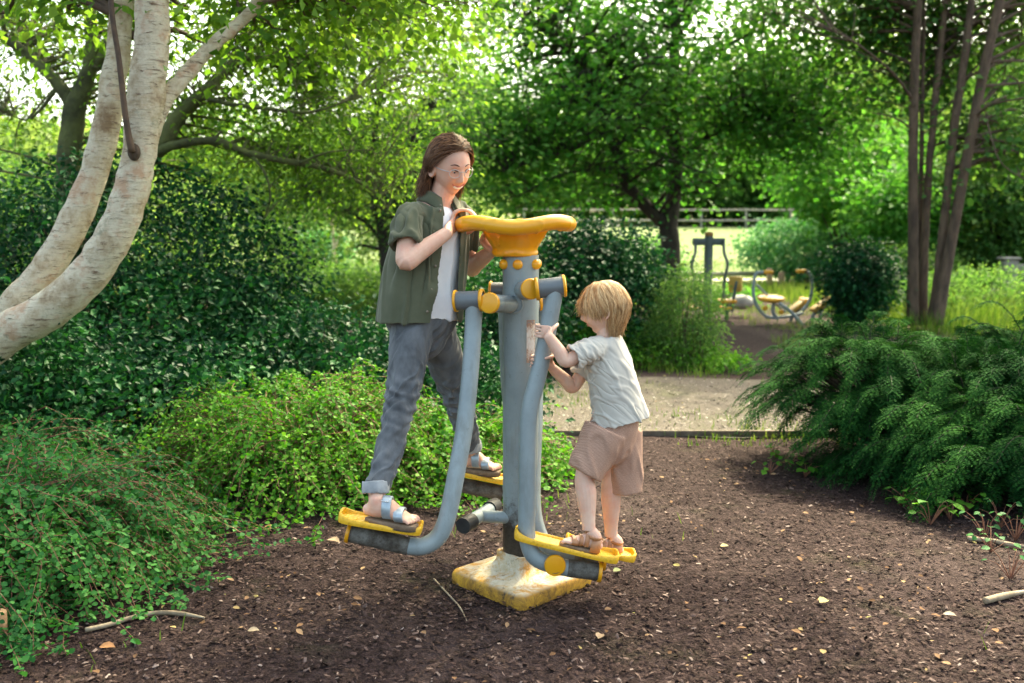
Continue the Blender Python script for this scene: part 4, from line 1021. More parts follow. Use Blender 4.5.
def limb_samples(limbs, k=30):
    S = []; Rr = []
    for P, r_ in limbs:
        S.append(catmull(P, k)); Rr.append(np.interp(np.linspace(0, 1, k), np.linspace(0, 1, len(r_)), r_))
    return np.vstack(S), np.concatenate(Rr)
def twigs_to(r, C, S, Rr, rad, sag=.0, maxr=.02, start=.0):
    """curved twigs from the nearest point of the limbs to each clump centre"""
    out = []; rr = []
    for c in C:
        d = np.linalg.norm(S-c, axis=1) + np.maximum(0, S[:, 2]-c[2])*.6
        i = int(np.argmin(d*(1+.25*r.random(len(d))))); p0 = S[i]; L = np.linalg.norm(c-p0)
        mid = p0*.5+c*.5 + V3(0, 0, L*.12) + r.normal(size=3)*L*.07; a = p0*.75+mid*.25+r.normal(size=3)*L*.03; b2 = mid*.4+c*.6+r.normal(size=3)*L*.05
        q = catmull([p0, mid, b2, c+V3(0, 0, -sag*L)], 7); out.append(q); r0 = min(maxr, max(rad, Rr[i]*.45, L*.006)); rr.append(np.linspace(r0, rad*.35, 7))
    return np.array(out), np.array(rr)
def tree(name, label, limbs, C, per, sig, size, lm, bm, loc, group=None, twig_r=.006, hi=False, ratio=.62, seed=0, flat=.8, bm2=None, seg=12, maxr=.03, drop=.1, cat='tree', extra=None, tname='trunk'):
    r = np.random.default_rng(seed); t = thing(name, label, cat, loc, group)
    s = Soup()
    for P, r_ in limbs:
        C_ = catmull(P, max(12, 5*len(P))); C_[1:-1] += r.normal(size=(len(C_)-2, 3))*r_[0]*(.04 if r_[0] < .1 else .02)
        rr_ = np.interp(np.linspace(0, 1, len(C_)), np.linspace(0, 1, len(r_)), r_)*(1+(.05 if r_[0] < .1 else .018)*r.normal(size=len(C_)))
        s.add(*tube(C_, list(rr_), seg, n=len(C_)))
    S, Rr = limb_samples(limbs)
    if len(C):
        tw, tr = twigs_to(r, C, S, Rr, twig_r, maxr=maxr)
        # secondary shoots
        k = len(tw)*2; i = r.integers(0, len(tw), k); j = r.integers(2, 6, k); p0 = tw[i, j]; e = p0 + rdir(r, k, .1)*(sig*1.5)*r.uniform(.5, 1.3, k)[:, None]
        sh = np.stack([p0, p0*.6+e*.4+np.array([0, 0, sig*.1]), e], 1); sr = np.tile([twig_r*.6, twig_r*.45, twig_r*.25], (k, 1))
        if bm2 is None: s.add(*tubes_vec(tw, tr, 5)); s.add(*tubes_vec(sh, sr, 3))
        else:
            s2 = Soup(); s2.add(*tubes_vec(tw, tr, 5)); s2.add(*tubes_vec(sh, sr, 3))
    obj(tname, s, bm, t)
    if len(C):
        if bm2 is not None: obj('twigs', s2, bm2, t)
        s = Soup(); Cx = np.vstack([C, sh[:, 2], tw[:, 5]]) ; s.add(*leaf_cloud(r, Cx, max(1, per//4), sig, size, ratio, hi, flat, drop=drop))
        obj('crown', s, lm, t, smooth=False)
    return t
def A(*q): return [at(*p) for p in q]

# ---------------- birch: two leaning white stems, high crown extended out of view to shade the foreground
m, nt, b = nodes_mat('birch_bark')
f = noise(nt, 5, 6, .7); c = ramp(nt, f, [(.32, (.30, .19, .10)), (.42, (.55, .42, .27)), (.54, (.74, .64, .47)), (.65, (.60, .38, .24))])
f2 = noise(nt, 9, 8, .8, stretch=(1, 1, 5.5), dist=.5); c = mixc(nt, ramp(nt, f2, [(.54, (0, 0, 0)), (.63, (1, 1, 1))]), c, (.17, .095, .05))
f3 = noise(nt, 3.5, 6, .75); c = mixc(nt, ramp(nt, f3, [(.60, (0, 0, 0)), (.70, (.9, .9, .9))]), c, (.28, .26, .17))
f4 = noise(nt, 30, 5, .8, stretch=(1, 1, 4)); c = mixc(nt, ramp(nt, f4, [(.62, (0, 0, 0)), (.72, (.8, .8, .8))]), c, (.05, .035, .025))
nt.links.new(c, b.inputs['Base Color']); b.inputs['Roughness'].default_value = .7; bump(nt, b, f2, .9, .02); B_birch = m
YB = 5.5
limbs = [
 (A((-150, 500, YB), (-60, 390, YB), (0, 338, YB), (40, 316, YB), (79, 285, YB), (112, 240, YB), (130, 195, YB), (140, 150, YB), (145, 100, YB), (151, 50, YB), (152, -20, YB), (156, -140, YB+.1), (170, -420, YB+.5)), [.15, .13, .12, .115, .110, .104, .098, .092, .106, .096, .09, .08, .06]),
 (A((-125, 480, YB+.25), (-40, 380, YB+.3), (10, 312, YB+.32), (47, 269, YB+.34), (79, 211, YB+.36), (103, 142, YB+.4), (114, 80, YB+.45), (120, 26, YB+.5), (124, -60, YB+.6), (120, -300, YB+.9)), [.125, .115, .10, .095, .09, .082, .074, .068, .062, .045]),
 (A((140, 150, YB), (165, 100, YB+.1), (188, 72, YB+.2), (212, 46, YB+.3), (240, 22, YB+.4), (262, -5, YB+.5), (330, -120, YB+1.), (450, -330, YB+2)), [.06, .05, .044, .04, .036, .033, .028, .02]),
]
birch_small = (A((132, 152, YB-.13), (126, 120, YB-.16), (119, 60, YB-.18), (111, 0, YB-.2), (108, -120, YB-.2)), [.021, .017, .015, .014, .012])
r = np.random.default_rng(3)
top = [limbs[0][0][-1], limbs[1][0][-1], limbs[2][0][-1]]
hi_l = [([top[0], V3(-1., 6.6, 6.6), V3(.4, 7.2, 8.), V3(1.8, 8.2, 9)], [.06, .05, .035, .015]), ([top[2], V3(1.3, 7.6, 5.9), V3(2.6, 8.6, 6.8), V3(4.4, 9.8, 7.6)], [.03, .03, .022, .01]), ([top[1], V3(-3.2, 7, 6.6), V3(-4, 8, 8)], [.045, .03, .012]),
        ([V3(-1., 6.6, 6.6), V3(.3, 5.6, 7.4), V3(1.6, 5.0, 8.2)], [.03, .02, .01])]
C = np.vstack([pts_in(r, 240, (1.4, 7.6, 7.9), (4.8, 3.6, 1.7), .2), pts_in(r, 90, (-2.6, 7, 6.6), (2.4, 2.5, 1.6), .2), pts_in(r, 60, (-1.7, 6.6, 3.95), (2.0, .9, .5), .1), pts_in(r, 16, (-.9, 6.9, 3.5), (.6, .5, .3), .1), pts_in(r, 46, at(300, 5, 6.4), (1.2, .5, .30), .1), pts_in(r, 16, at(60, 0, 6.6), (.8, .4, .22), .1)])  # the large high clumps are unseen, added overhead to shade the foreground
t_b = tree('birch_tree', 'leaning birch with two thick peeling white stems at the left', limbs+hi_l, C, 60, .30, .075, L_birch, B_birch, A((-150, 500, YB))[0]*V3(1, 1, 0), twig_r=.006, seed=31, seg=24, bm2=B_twig, ratio=.7, tname='trunk')
# old branch scar
s = Soup(); s.add(*blob(at(134, 152, YB-.10), (.036, .03, .05))); obj('branch_knot', s, B_brown, t_b)
s = Soup(); s.add(*tube(birch_small[0], birch_small[1], 10, n=24)); obj('dead_branch', s, B_twig, t_b)

# ---------------- mossy tree behind the birch
YM = 9.0
limbs = [
 (A((78, 360, YM), (72, 250, YM), (69, 180, YM), (70, 150, YM), (75, 108, YM), (88, 75, YM), (92, 40, YM), (88, -10, YM), (84, -100, YM)), [.13, .12, .115, .11, .10, .07, .06, .05, .03]),
 (A((75, 108, YM), (58, 84, YM), (34, 60, YM), (8, 40, YM), (-40, 15, YM)), [.07, .06, .05, .045, .03]),
 (A((88, 75, YM), (106, 48, YM), (118, 10, YM), (135, -60, YM)), [.045, .04, .035, .02]),
 (A((76, 200, YM), (110, 185, YM-.2), (140, 165, YM-.2), (163, 142, YM-.2), (180, 115, YM), (205, 92, YM), (236, 62, YM+.2), (270, 58, YM+.3), (330, 30, YM+.5), (380, -40, YM+.8)), [.10, .095, .09, .085, .07, .06, .05, .035, .025, .015]),
 (A((140, 160, YM-.2), (175, 145, YM-.3), (215, 141, YM-.3), (245, 152, YM-.3), (280, 160, YM-.3), (330, 170, YM-.2), (372, 190, YM), (392, 215, YM)), [.045, .04, .035, .032, .028, .024, .016, .006]),
 (A((200, 96, YM), (230, 104, YM-.2), (262, 108, YM-.3), (310, 112, YM-.4), (350, 100, YM-.4)), [.025, .02, .018, .014, .005]),
 (A((252, 155, YM-.3), (266, 175, YM-.4), (270, 200, YM-.4), (262, 225, YM-.4)), [.014, .012, .008, .004]),
 (A((300, 163, YM-.3), (330, 152, YM-.5), (372, 150, YM-.6)), [.014, .01, .004]),
 (A((290, 60, YM), (296, 90, YM-.1), (303, 122, YM-.2)), [.012, .01, .004]),
 (A((60, 84, YM), (40, 110, YM), (25, 120, YM), (5, 110, YM)), [.02, .015, .01, .005]),
]
r = np.random.default_rng(5)
C = np.vstack([pts_in(r, 230, at(50, 50, YM+.8), (2.2, 1.3, 1.6), .1), pts_in(r, 300, at(290, 70, YM+.6), (2.2, 1.2, 1.15), .05), pts_in(r, 150, at(240, -40, YM+.8), (3.4, 1.3, .9), .1), pts_in(r, 90, at(300, 165, YM+.3), (1.5, .6, .5), .1)])
tree('mossy_tree', 'spreading tree with mossy green forked limbs behind the birch', limbs, C, 36, .20, .058, L_birch, B_moss, V3(at(78, 360, YM)[0], YM, 0), seed=8, twig_r=.005, maxr=.016, ratio=.6)

# ---------------- slender light tree behind the woman
YS = 14
limbs = [(A((388, 310, YS), (386, 270, YS), (383, 240, YS), (378, 205, YS), (372, 160, YS), (380, 100, YS), (384, 30, YS)), [.09, .085, .08, .07, .05, .04, .02]),
 (A((383, 240, YS), (368, 225, YS), (350, 212, YS), (320, 195, YS)), [.03, .025, .02, .008]), (A((378, 205, YS), (395, 170, YS), (412, 140, YS), (424, 110, YS)), [.05, .045, .035, .01]), (A((372, 160, YS), (345, 130, YS), (320, 100, YS)), [.03, .02, .008])]
r = np.random.default_rng(6); C = np.vstack([pts_in(r, 420, at(375, 90, YS), (2.1, 1.6, 2.6), .15), pts_in(r, 130, at(320, 190, YS+.3), (1.9, 1., .75), .1)])
tree('slender_tree', 'slender dark stemmed tree with pale green crown just left of the woman', limbs, C, 40, .26, .075, L_yellow, B_dark, V3(at(388, 310, YS)[0], YS, 0), seed=9, ratio=.5)

# ---------------- maple behind the machine
YP = 18.5
limbs = [(A((672, 312, YP), (671, 275, YP), (670, 240, YP), (668, 222, YP), (674, 195, YP), (676, 150, YP), (672, 90, YP), (675, 20, YP), (670, -80, YP)), [.25, .20, .19, .19, .15, .13, .11, .08, .04]),
 (A((668, 228, YP), (648, 208, YP-.1), (630, 190, YP-.2), (618, 160, YP-.3), (606, 118, YP-.4), (592, 85, YP-.5), (570, 55, YP-.6), (545, 30, YP-.8), (500, 5, YP-1)), [.14, .13, .125, .11, .10, .085, .06, .05, .03]),
 (A((606, 130, YP-.4), (570, 150, YP-1), (540, 158, YP-1.5), (505, 172, YP-2)), [.05, .04, .03, .012]), (A((676, 160, YP), (720, 130, YP-.5), (770, 120, YP-1), (820, 130, YP-1.5)), [.07, .055, .04, .015]),
 (A((672, 90, YP), (720, 50, YP), (780, 20, YP)), [.06, .045, .02]), (A((622, 175, YP-.3), (600, 170, YP-.8), (560, 175, YP-1.3), (520, 195, YP-1.8)), [.05, .035, .025, .01])]
r = np.random.default_rng(7)
C = pts_in(r, 540, at(635, 60, YP-.3), (4.2, 3.0, 3.3), .2)
C = C[~((C[:, 2] < 2.2) & (C[:, 0] > 1.4) & (C[:, 0] < 4.3))]
C2 = pts_in(r, 90, at(800, 120, YP-1), (1.6, 1.4, 1.3), .3); C3 = pts_in(r, 60, at(490, 150, YP-1.5), (1.2, 1.2, 1.2), .3)
tree('maple_tree', 'broad dark leaved maple with forked trunk behind the machine', limbs, np.vstack([C, C2, C3]), 50, .35, .112, L_maple, B_dark, V3(at(672, 312, YP)[0], YP, 0), seed=10, hi=False, ratio=.95, twig_r=.010, maxr=.05, flat=.85)

# ---------------- multi stemmed tree on the right
YR = 15.
base = at(927, 322, YR)
limbs = [(A((912, 325, YR), (913, 250, YR), (913, 150, YR), (915, 60, YR), (918, -10, YR), (915, -150, YR)), [0.101, 0.079, 0.073, 0.070, 0.064, 0.038]),
 (A((922, 325, YR+.15), (925, 240, YR+.15), (928, 180, YR+.15), (934, 110, YR+.15), (941, 40, YR+.2), (947, -20, YR+.2), (955, -170, YR+.3)), [0.083, 0.060, 0.058, 0.054, 0.054, 0.051, 0.032]),
 (A((932, 325, YR-.1), (939, 270, YR-.1), (946, 205, YR-.1), (954, 130, YR-.1), (964, 60, YR-.1), (973, -10, YR-.1), (990, -150, YR-.1)), [0.095, 0.070, 0.064, 0.064, 0.060, 0.058, 0.032]),
 (A((936, 325, YR-.25), (945, 275, YR-.25), (958, 205, YR-.25), (972, 130, YR-.25), (984, 70, YR-.25), (999, 5, YR-.25), (1030, -120, YR-.2)), [0.114, 0.086, 0.079, 0.077, 0.073, 0.070, 0.038]),
 (A((919, 325, YR+.3), (920, 220, YR+.3), (922, 120, YR+.3), (924, 0, YR+.3)), [0.058, 0.038, 0.032, 0.026]),
 (A((975, 118, YR-.25), (990, 105, YR-.6), (1024, 98, YR-1), (1070, 90, YR-1)), [0.026, 0.019, 0.015, 0.006]), (A((986, 115, YR-.5), (992, 140, YR-.8), (1003, 165, YR-.9), (1035, 185, YR-1)), [0.013, 0.011, 0.009, 0.005]),
 (A((913, 100, YR), (890, 70, YR-.3), (850, 40, YR-.6), (800, 15, YR-1)), [0.026, 0.019, 0.013, 0.006]), (A((913, 130, YR), (895, 118, YR-.2), (870, 112, YR-.4)), [0.019, 0.013, 0.006])]
r = np.random.default_rng(12)
C = np.vstack([pts_in(r, 120, at(850, -10, YR+1.2), (1.9, 1.4, 1.3), .1), pts_in(r, 120, at(1010, 30, YR+1.6), (2.0, 1.3, 1.6), .2), pts_in(r, 150, at(930, -160, YR+1.6), (4.2, 3.0, 2.0), .2), pts_in(r, 40, at(1000, 150, YR+.5), (1.2, .9, .8), .1), pts_in(r, 50, at(900, 60, YR+1.2), (1.6, .6, 1.0), .1)])
tree('clump_tree', 'tall tree of several straight brown stems rising from one base at the right', limbs, C, 44, .30, .12, L_lime, B_brown, V3(base[0], YR, 0), seed=13, ratio=.75, twig_r=.007)

# ---------------- trees and shrubs made of clumps
def shrub(name, label, cs, per, sig, size, lm, loc, group=None, cat='shrub', seed=0, ratio=.6, hi=False, flat=.6, stems=8, bm=None, shell=.55, n=None, drop=.1):
    """cs: list of (centre, radii, clumps)"""
    r = np.random.default_rng(seed); C = np.vstack([pts_in(r, k, c, rad, shell) for c, rad, k in cs])
    g = gz(C[:, 0], C[:, 1]); C = C[C[:, 2] > g+.03]
    t = thing(name, label, cat, (loc[0], loc[1], float(gz(loc[0], loc[1]))), group)
    P = []
    for i in r.integers(0, len(C), stems*8):
        c = C[i]; k = int(r.integers(0, len(cs))); 
        b0 = V3(loc[0], loc[1], 0)*.75 + V3(c[0], c[1], 0)*.25 + r.normal(size=3)*.08; b0[2] = float(gz(b0[0], b0[1]))-.02
        P.append(catmull([b0, b0*.5+c*.5+r.normal(size=3)*.05+V3(0, 0, .1*(c[2]-b0[2])), c], 6))
    P = np.array(P); s = Soup(); h_ = np.maximum(.2, P[:, -1, 2]-P[:, 0, 2]); rr = (.008*h_)[:, None]*np.array([1.4, 1.2, 1, .8, .5, .3])[None]
    s.add(*tubes_vec(P, rr, 5)); obj('stems', s, bm or B_dark, t)
    s = Soup(); s.add(*leaf_cloud(r, C, per, sig, size, ratio, hi, flat, drop=drop)); obj('foliage', s, lm, t, smooth=False)
    return t
def ctr(px_, py_, Y): return at(px_, py_, Y)

# dark glossy shrubs, left
shrub('glossy_shrub', 'tall dark glossy shrub rising behind the birch stems', [(V3(-3.5, 8.3, 1.0), (1.75, 1.3, 1.22), 1150), (V3(-2.95, 7.6, .5), (1.45, 1.1, .85), 620)], 22, .13, .06, L_dark, V3(-3.5, 8.2, 0), seed=20)
shrub('glossy_shrub', 'low dark glossy shrub between the birch and the woman', [(V3(-1.55, 7.4, .40), (1.25, 1.0, .58), 620), (V3(-.9, 7.2, .2), (.9, .8, .55), 300)], 22, .11, .055, L_dark, V3(-1.4, 7.3, 0), seed=21)
shrub('glossy_shrub', 'dark shadowed shrub at the left edge under the birch trunk', [(V3(-4.0, 6.0, .45), (1.5, 1.0, .85), 600), (V3(-2.8, 6.2, .3), (1.3, .8, .62), 420)], 22, .11, .055, L_dark, V3(-3.6, 6.1, 0), seed=22)
shrub('glossy_shrub', 'dark ground hugging shrub behind the legs of the woman', [(V3(-.5, 6.85, .25), (.75, .7, .55), 400)], 20, .10, .05, L_dark, V3(-.3, 6.9, 0), seed=23)

# arching sprays of small paired leaves
def arching(name, label, c, rad, nst, leaf, lm, seed, length=(.5, 1.0), droop=1.0, pairs=26, toward=None):
    r = np.random.default_rng(seed); c = np.asarray(c, float); rad = np.asarray(rad, float)
    th = r.uniform(0, 2*np.pi, nst); u = r.random(nst)**.5
    p0 = np.stack([c[0]+rad[0]*u*np.cos(th)*.8, c[1]+rad[1]*u*np.sin(th)*.8, np.zeros(nst)], -1)
    hgt = rad[2]*np.sqrt(np.maximum(0.03, 1-u**2*.8))*r.uniform(.5, 1.12, nst)*(1+.22*np.sin(p0[:, 0]*7+seed)*np.sin(p0[:, 1]*8)); p0[:, 2] = gz(p0[:, 0], p0[:, 1])+hgt*.75
    d = np.stack([np.cos(th)*rad[0], np.sin(th)*rad[1]], -1); d = nrm(d+r.normal(size=d.shape)*.85)
    if toward is not None: d = nrm(d+np.asarray(toward)[None])
    L = r.uniform(*length, nst); wild = r.random(nst) < .07; L = np.where(wild, L*1.45, L); hgt = np.where(wild, hgt*1.25, hgt); k = pairs; t = np.linspace(0, 1, k)
    P = p0[:, None]+np.concatenate([d, np.zeros((nst, 1))], 1)[:, None]*(L[:, None]*t[None]*(1-.15*t[None]))[..., None]
    P[..., 2] += (hgt*.35)[:, None]*np.sin(t*2.2)[None]-(droop*L[:, None]*t[None]**2*.55)
    P += (r.normal(size=(nst, 1, 3))*.10*t[None, :, None]); P += (r.normal(size=(nst, 1, 3))*.035*np.sin(t*r.uniform(4, 9))[None, :, None]); gm = gz(P[..., 0], P[..., 1])+.02+.05*r.random((nst, 1)); P[..., 2] = np.maximum(P[..., 2], gm)
    tt = thing(name, label, 'shrub', (c[0], c[1], float(gz(c[0], c[1]))), None)
    s = Soup(); kk = np.arange(0, k, 3); s.add(*tubes_vec(P[:, kk], np.tile(np.linspace(.0028, .001, len(kk)), (nst, 1)), 3))
    b0 = p0.copy(); b0[:, :2] = c[:2]+(p0[:, :2]-c[:2])*.7; b0[:, 2] = 0; m0 = b0*.5+p0*.5; s.add(*tubes_vec(np.stack([b0, m0, p0], 1), np.tile([.005, .004, .003], (nst, 1)), 3))
    obj('stems', s, B_red, tt)
    T = nrm(np.gradient(P, axis=1)); S = nrm(np.cross(T, np.array([0, 0, 1.]))); up = np.cross(S, T)
    s = Soup()
    for sg in (-1, 1):
        Q = (P[:, 1:]+r.normal(size=P[:, 1:].shape)*.006).reshape(-1, 3); D = (S[:, 1:]*sg+T[:, 1:]*.45+r.normal(size=S[:, 1:].shape)*.42).reshape(-1, 3); Nn = (up[:, 1:]+r.normal(size=S[:, 1:].shape)*.6).reshape(-1, 3)
        n = len(Q); s.add(*leaves(Q, D, nrm(Nn), leaf*r.uniform(.6, 1.2, n), .78, .06, .05, True))
    obj('foliage', s, lm, tt, smooth=False); return tt
arching('arching_shrub', 'bright green arching shrub of tiny paired leaves beside the left pedal', V3(-1.3, 5.75, 0), (.95, .7, .60), 900, .027, L_bright, 40, (.40, .85), 1.05, 24)
arching('arching_shrub', 'arching green shrub spilling over the lower left corner of the mulch', V3(-2.35, 4.15, 0), (.72, .75, .50), 950, .026, L_front, 41, (.40, .80), 1.0, 26, toward=(.25, -.1))
arching('arching_shrub', 'bright green sprawling shrub around the feet of the woman', V3(-.35, 5.85, 0), (.6, .55, .36), 480, .032, L_bright, 42, (.3, .6), .9, 18)
arching('arching_shrub', 'dull green arching shrub behind the leftmost one', V3(-3.2, 5.1, 0), (.9, .7, .50), 480, .028, L_front, 43, (.4, .8), 1.0, 22)

# bramble leaves near the far pedal and by the yew
def leafy_plant(label, spots, size, lm, seed, cat='plant', name='broadleaf_plant', stem_h=.12, per=9):
    for i, q in enumerate(spots): leafy_one(label, [q], size, lm, seed*10+i, cat, name, stem_h, per)
def leafy_one(label, spots, size, lm, seed, cat='plant', name='broadleaf_plant', stem_h=.12, per=9):
    r = np.random.default_rng(seed); p = np.mean(spots, 0); t = thing(name, label, cat, (p[0], p[1], float(gz(p[0], p[1]))), 'low broadleaved plants: '+label.split(' ')[0]+' ones'); s = Soup(); s2 = Soup()
    for q in spots:
        n = per; a = r.uniform(0, 6.28, n); rad = r.uniform(.02, .12, n); tip = np.stack([q[0]+np.cos(a)*rad, q[1]+np.sin(a)*rad, gz(q[0], q[1])+stem_h*r.uniform(.5, 1.2, n)], -1)
        b0 = np.tile([q[0], q[1], float(gz(q[0], q[1]))], (n, 1)); s2.add(*tubes_vec(np.stack([b0, b0*.4+tip*.6+np.array([0, 0, .02]), tip], 1), np.tile([.003, .002, .0012], (n, 1)), 4))
        s.add(*leaves(tip, np.stack([np.cos(a), np.sin(a), -.25*np.ones(n)], -1)+r.normal(size=(n, 3))*.2, nrm(np.array([0, -.25, 1.])+r.normal(size=(n, 3))*.2), size*r.uniform(.6, 1.2, n), .85, .08, .1, True))
    obj('stems', s2, B_red, t); obj('foliage', s, lm, t, smooth=False)
leafy_plant('round leaved low plants creeping on the mulch beside the woman', [gpt(x, y)[:2] for x, y in ((395, 470), (408, 482), (420, 470), (432, 488), (408, 500), (390, 492), (436, 462), (420, 512-12))], .07, L_bright, 50)
leafy_plant('broad leaved seedling rooted at the front foot of the yew', [gpt(x, y)[:2] for x, y in ((912, 520), (930, 532), (918, 512), (950, 528), (965, 520), (900, 512))], .065, L_bright, 51, stem_h=.12)
leafy_plant('small leafy weeds at the left foot of the yew', [gpt(x, y)[:2] for x, y in ((775, 462), (790, 470), (770, 478), (805, 482))], .05, L_bright, 52, stem_h=.08)
leafy_plant('sprig with rounded leaves under the right side of the yew', [gpt(x, y)[:2] for x, y in ((985, 545), (1000, 535), (1015, 548), (990, 560), (1010, 590))], .035, L_front, 53, stem_h=.12)

# yew
def yew(label, cs, nbr, seed, loc):
    r = np.random.default_rng(seed); t = thing('yew_bush', label, 'bush', (loc[0], loc[1], 0)); loc = np.asarray(loc, float)
    P0 = []; 
    for c, rad, k in cs:
        d = nrm(r.normal(size=(k, 3))); d[:, 2] = np.abs(d[:, 2])*.9-.15*r.random(k); q = c+d*rad*r.uniform(.62, 1.0, (k, 1)); P0.append(np.concatenate([q, d], 1))
    P0 = np.vstack(P0); P0 = P0[P0[:, 2] > .08]; q, d = P0[:, :3], P0[:, 3:]; n = len(q)
    dd = nrm(d*np.array([1, 1, .4])+np.array([-.30, -.12, .30])+r.normal(size=(n, 3))*.25); L = r.uniform(.22, .48, n); k = 14; tt = np.linspace(0, 1, k)
    P = q[:, None]+dd[:, None]*(L[:, None]*tt)[..., None]; P[..., 2] += -.5*L[:, None]*tt**2*.9+.1*L[:, None]*np.sin(tt*3)
    T = nrm(np.gradient(P, axis=1)); S = nrm(np.cross(T, np.array([0, 0, 1.]))); up = np.cross(S, T)
    s = Soup(); sl_ = Soup(); s.add(*tubes_vec(P[:, ::2], np.tile(np.linspace(.004, .0015, len(P[0, ::2])), (n, 1)), 3))
    b0 = np.tile(loc, (n, 1))*.55+q*.45; b0[:, 2] = q[:, 2]*.1; s.add(*tubes_vec(np.stack([b0, b0*.5+q*.5+np.array([0, 0, .06]), q], 1), np.tile([.012, .008, .004], (n, 1)), 4)); obj('branches', s, B_dark, t)
    # side shoots with needles
    SP, SD, SU = [], [], []
    for j in range(1, k-1):
        for sg in (-1, 1):
            dirn = nrm(S[:, j]*sg*.95+T[:, j]*.75+r.normal(size=(n, 3))*.12); Ls = L*.27*(1-.55*tt[j])*r.uniform(.6, 1.2, n)
            SP.append(P[:, j]); SD.append(dirn*Ls[:, None]); SU.append(up[:, j])
    SP.append(P[:, -1]); SD.append(T[:, -1]*(L*.2)[:, None]); SU.append(up[:, -1])
    SP = np.vstack(SP); SD = np.vstack(SD); SU = np.vstack(SU)
    for u in np.linspace(.06, 1, 9):
        for sg in (-1, 1):
            b_ = SP+SD*u-np.array([0, 0, .02])*u*u; dn = nrm(SD); ss = nrm(np.cross(dn, SU)); D = nrm(ss*sg+dn*.6+r.normal(size=ss.shape)*.08); nn_ = nrm(SU+r.normal(size=ss.shape)*.35)
            Ln = .026*r.uniform(.8, 1.2, len(b_)); W = .0028
            S2 = nrm(np.cross(D, nn_)); V = np.stack([b_-S2*W*.6, b_+D*Ln[:, None]*.5-S2*W, b_+D*Ln[:, None], b_+D*Ln[:, None]*.5+S2*W], 1).reshape(-1, 3)
            o = (np.arange(len(b_))*4)[:, None]; sl_.add(V, o+np.array([[0, 1, 2, 3]]))
    obj('foliage', sl_, L_yew, t, smooth=False)
yew('large dark spreading yew bush at the right side of the mulch', [(V3(3.05, 5.9, .15), V3(.98, .80, .76), 600), (V3(3.9, 6.3, .25), V3(1.2, 1.0, .80), 440), (V3(2.38, 6.2, .42), V3(.58, .5, .50), 240), (V3(3.3, 5.35, .22), V3(.95, .5, .52), 260)], 0, 60, (3.1, 6.0, 0))

# shrubs of the middle distance
shrub('dense_shrub', 'dense dark green shrub behind the head of the boy', [(ctr(600, 290, 11.5), (.85, .9, .85), 470), (ctr(545, 285, 12), (.9, .8, .8), 340), (ctr(490, 320, 10), (.8, .6, .7), 300)], 26, .13, .07, L_dark, (.9, 11.5), seed=70)
shrub('feathery_shrub', 'light feathery shrub with upright stems right of the boy', [(ctr(688, 312, 10.8), (.42, .38, .52), 200), (ctr(678, 340, 10.8), (.5, .4, .3), 120)], 26, .08, .045, L_yellow, (2.05, 10.8), seed=71, ratio=.35, bm=B_brown)
shrub('low_shrub', 'low leafy green patch bordering the gravel path', [(ctr(630, 352, 10.9), (1.2, .45, .22), 240), (ctr(720, 366, 10.6), (.45, .3, .12), 60), (ctr(560, 345, 11.0), (.6, .4, .35), 120)], 24, .08, .05, L_bright, (1.4, 10.8), seed=72)
shrub('round_shrub', 'rounded dark shrub beside the background exercise machines', [(ctr(858, 277, 15.5), (.60, .6, .58), 280), (ctr(858, 300, 15.5), (.42, .45, .45), 90)], 26, .12, .075, L_dark, (5.6, 15.5), seed=73)
shrub('pale_shrub', 'wide pale blue green shrub at the edge of the lawn', [(ctr(800, 250, 29), (1.9, 1.2, .85), 300), (ctr(870, 240, 30), (2.2, 1.5, 1.3), 380)], 26, .22, .14, L_blue, (10, 30), seed=74)
shrub('leafy_tree', 'bushy green tree hanging over the pale shrub', [(ctr(860, 175, 27), (2.6, 1.6, 1.5), 420), (ctr(905, 215, 24), (1.3, 1.2, 1.2), 240)], 28, .28, .17, L_maple, (10.2, 27), seed=75, cat='tree')
shrub('sunlit_tree', 'bright yellow green tree filling the right edge', [(ctr(1000, 200, 24), (1.7, 1.3, 2.3), 520), (ctr(1060, 120, 25), (2.4, 1.5, 3.0), 420)], 28, .26, .16, L_yellow, (12.6, 24), seed=76, cat='tree')
shrub('meadow_shrub', 'low yellow green bushes around the foot of the clump tree', [(ctr(985, 292, 17.5), (1.9, 1.0, .45), 260), (ctr(870, 300, 17.5), (.8, .6, .4), 100), (ctr(900, 270, 22), (1.6, 1, .6), 160)], 26, .13, .075, L_yellow, (8.4, 17.5), seed=77, ratio=.4)
shrub('clipped_hedge', 'rounded olive green hedge behind the woman', [(ctr(350, 292, 17), (1.0, .7, .5), 260), (ctr(300, 290, 17.5), (1.0, .7, .4), 200)], 28, .12, .075, L_yellow, (-3, 17), seed=78, cat='hedge')
shrub('pale_bush', 'pale yellow green bush beyond the dark shrub at the left edge', [(ctr(20, 225, 13), (1.6, 1.1, 1.0), 300), (ctr(230, 260, 15), (1.6, 1.0, .8), 220)], 28, .16, .08, L_yellow, (-6, 13.4), seed=79)
shrub('border_shrub', 'light green bushes closing the view left of the pale shrub', [(ctr(735, 300, 20), (.5, .4, .22), 60), (ctr(640, 262, 22), (1.2, .8, .6), 160)], 24, .14, .09, L_maple, (3.2, 21.5), seed=82)
shrub('far_shrub', 'small round dark shrub in the sunlit clearing', [(ctr(298, 245, 40), (1.5, 1.2, .9), 120)], 24, .25, .22, L_dark, (-9, 40), seed=80)
shrub('far_shrub', 'blue green bush in the clearing beside the white stem', [(ctr(322, 252, 36), (1.0, .9, .8), 110)], 24, .22, .18, L_blue, (-7.3, 36), seed=81)

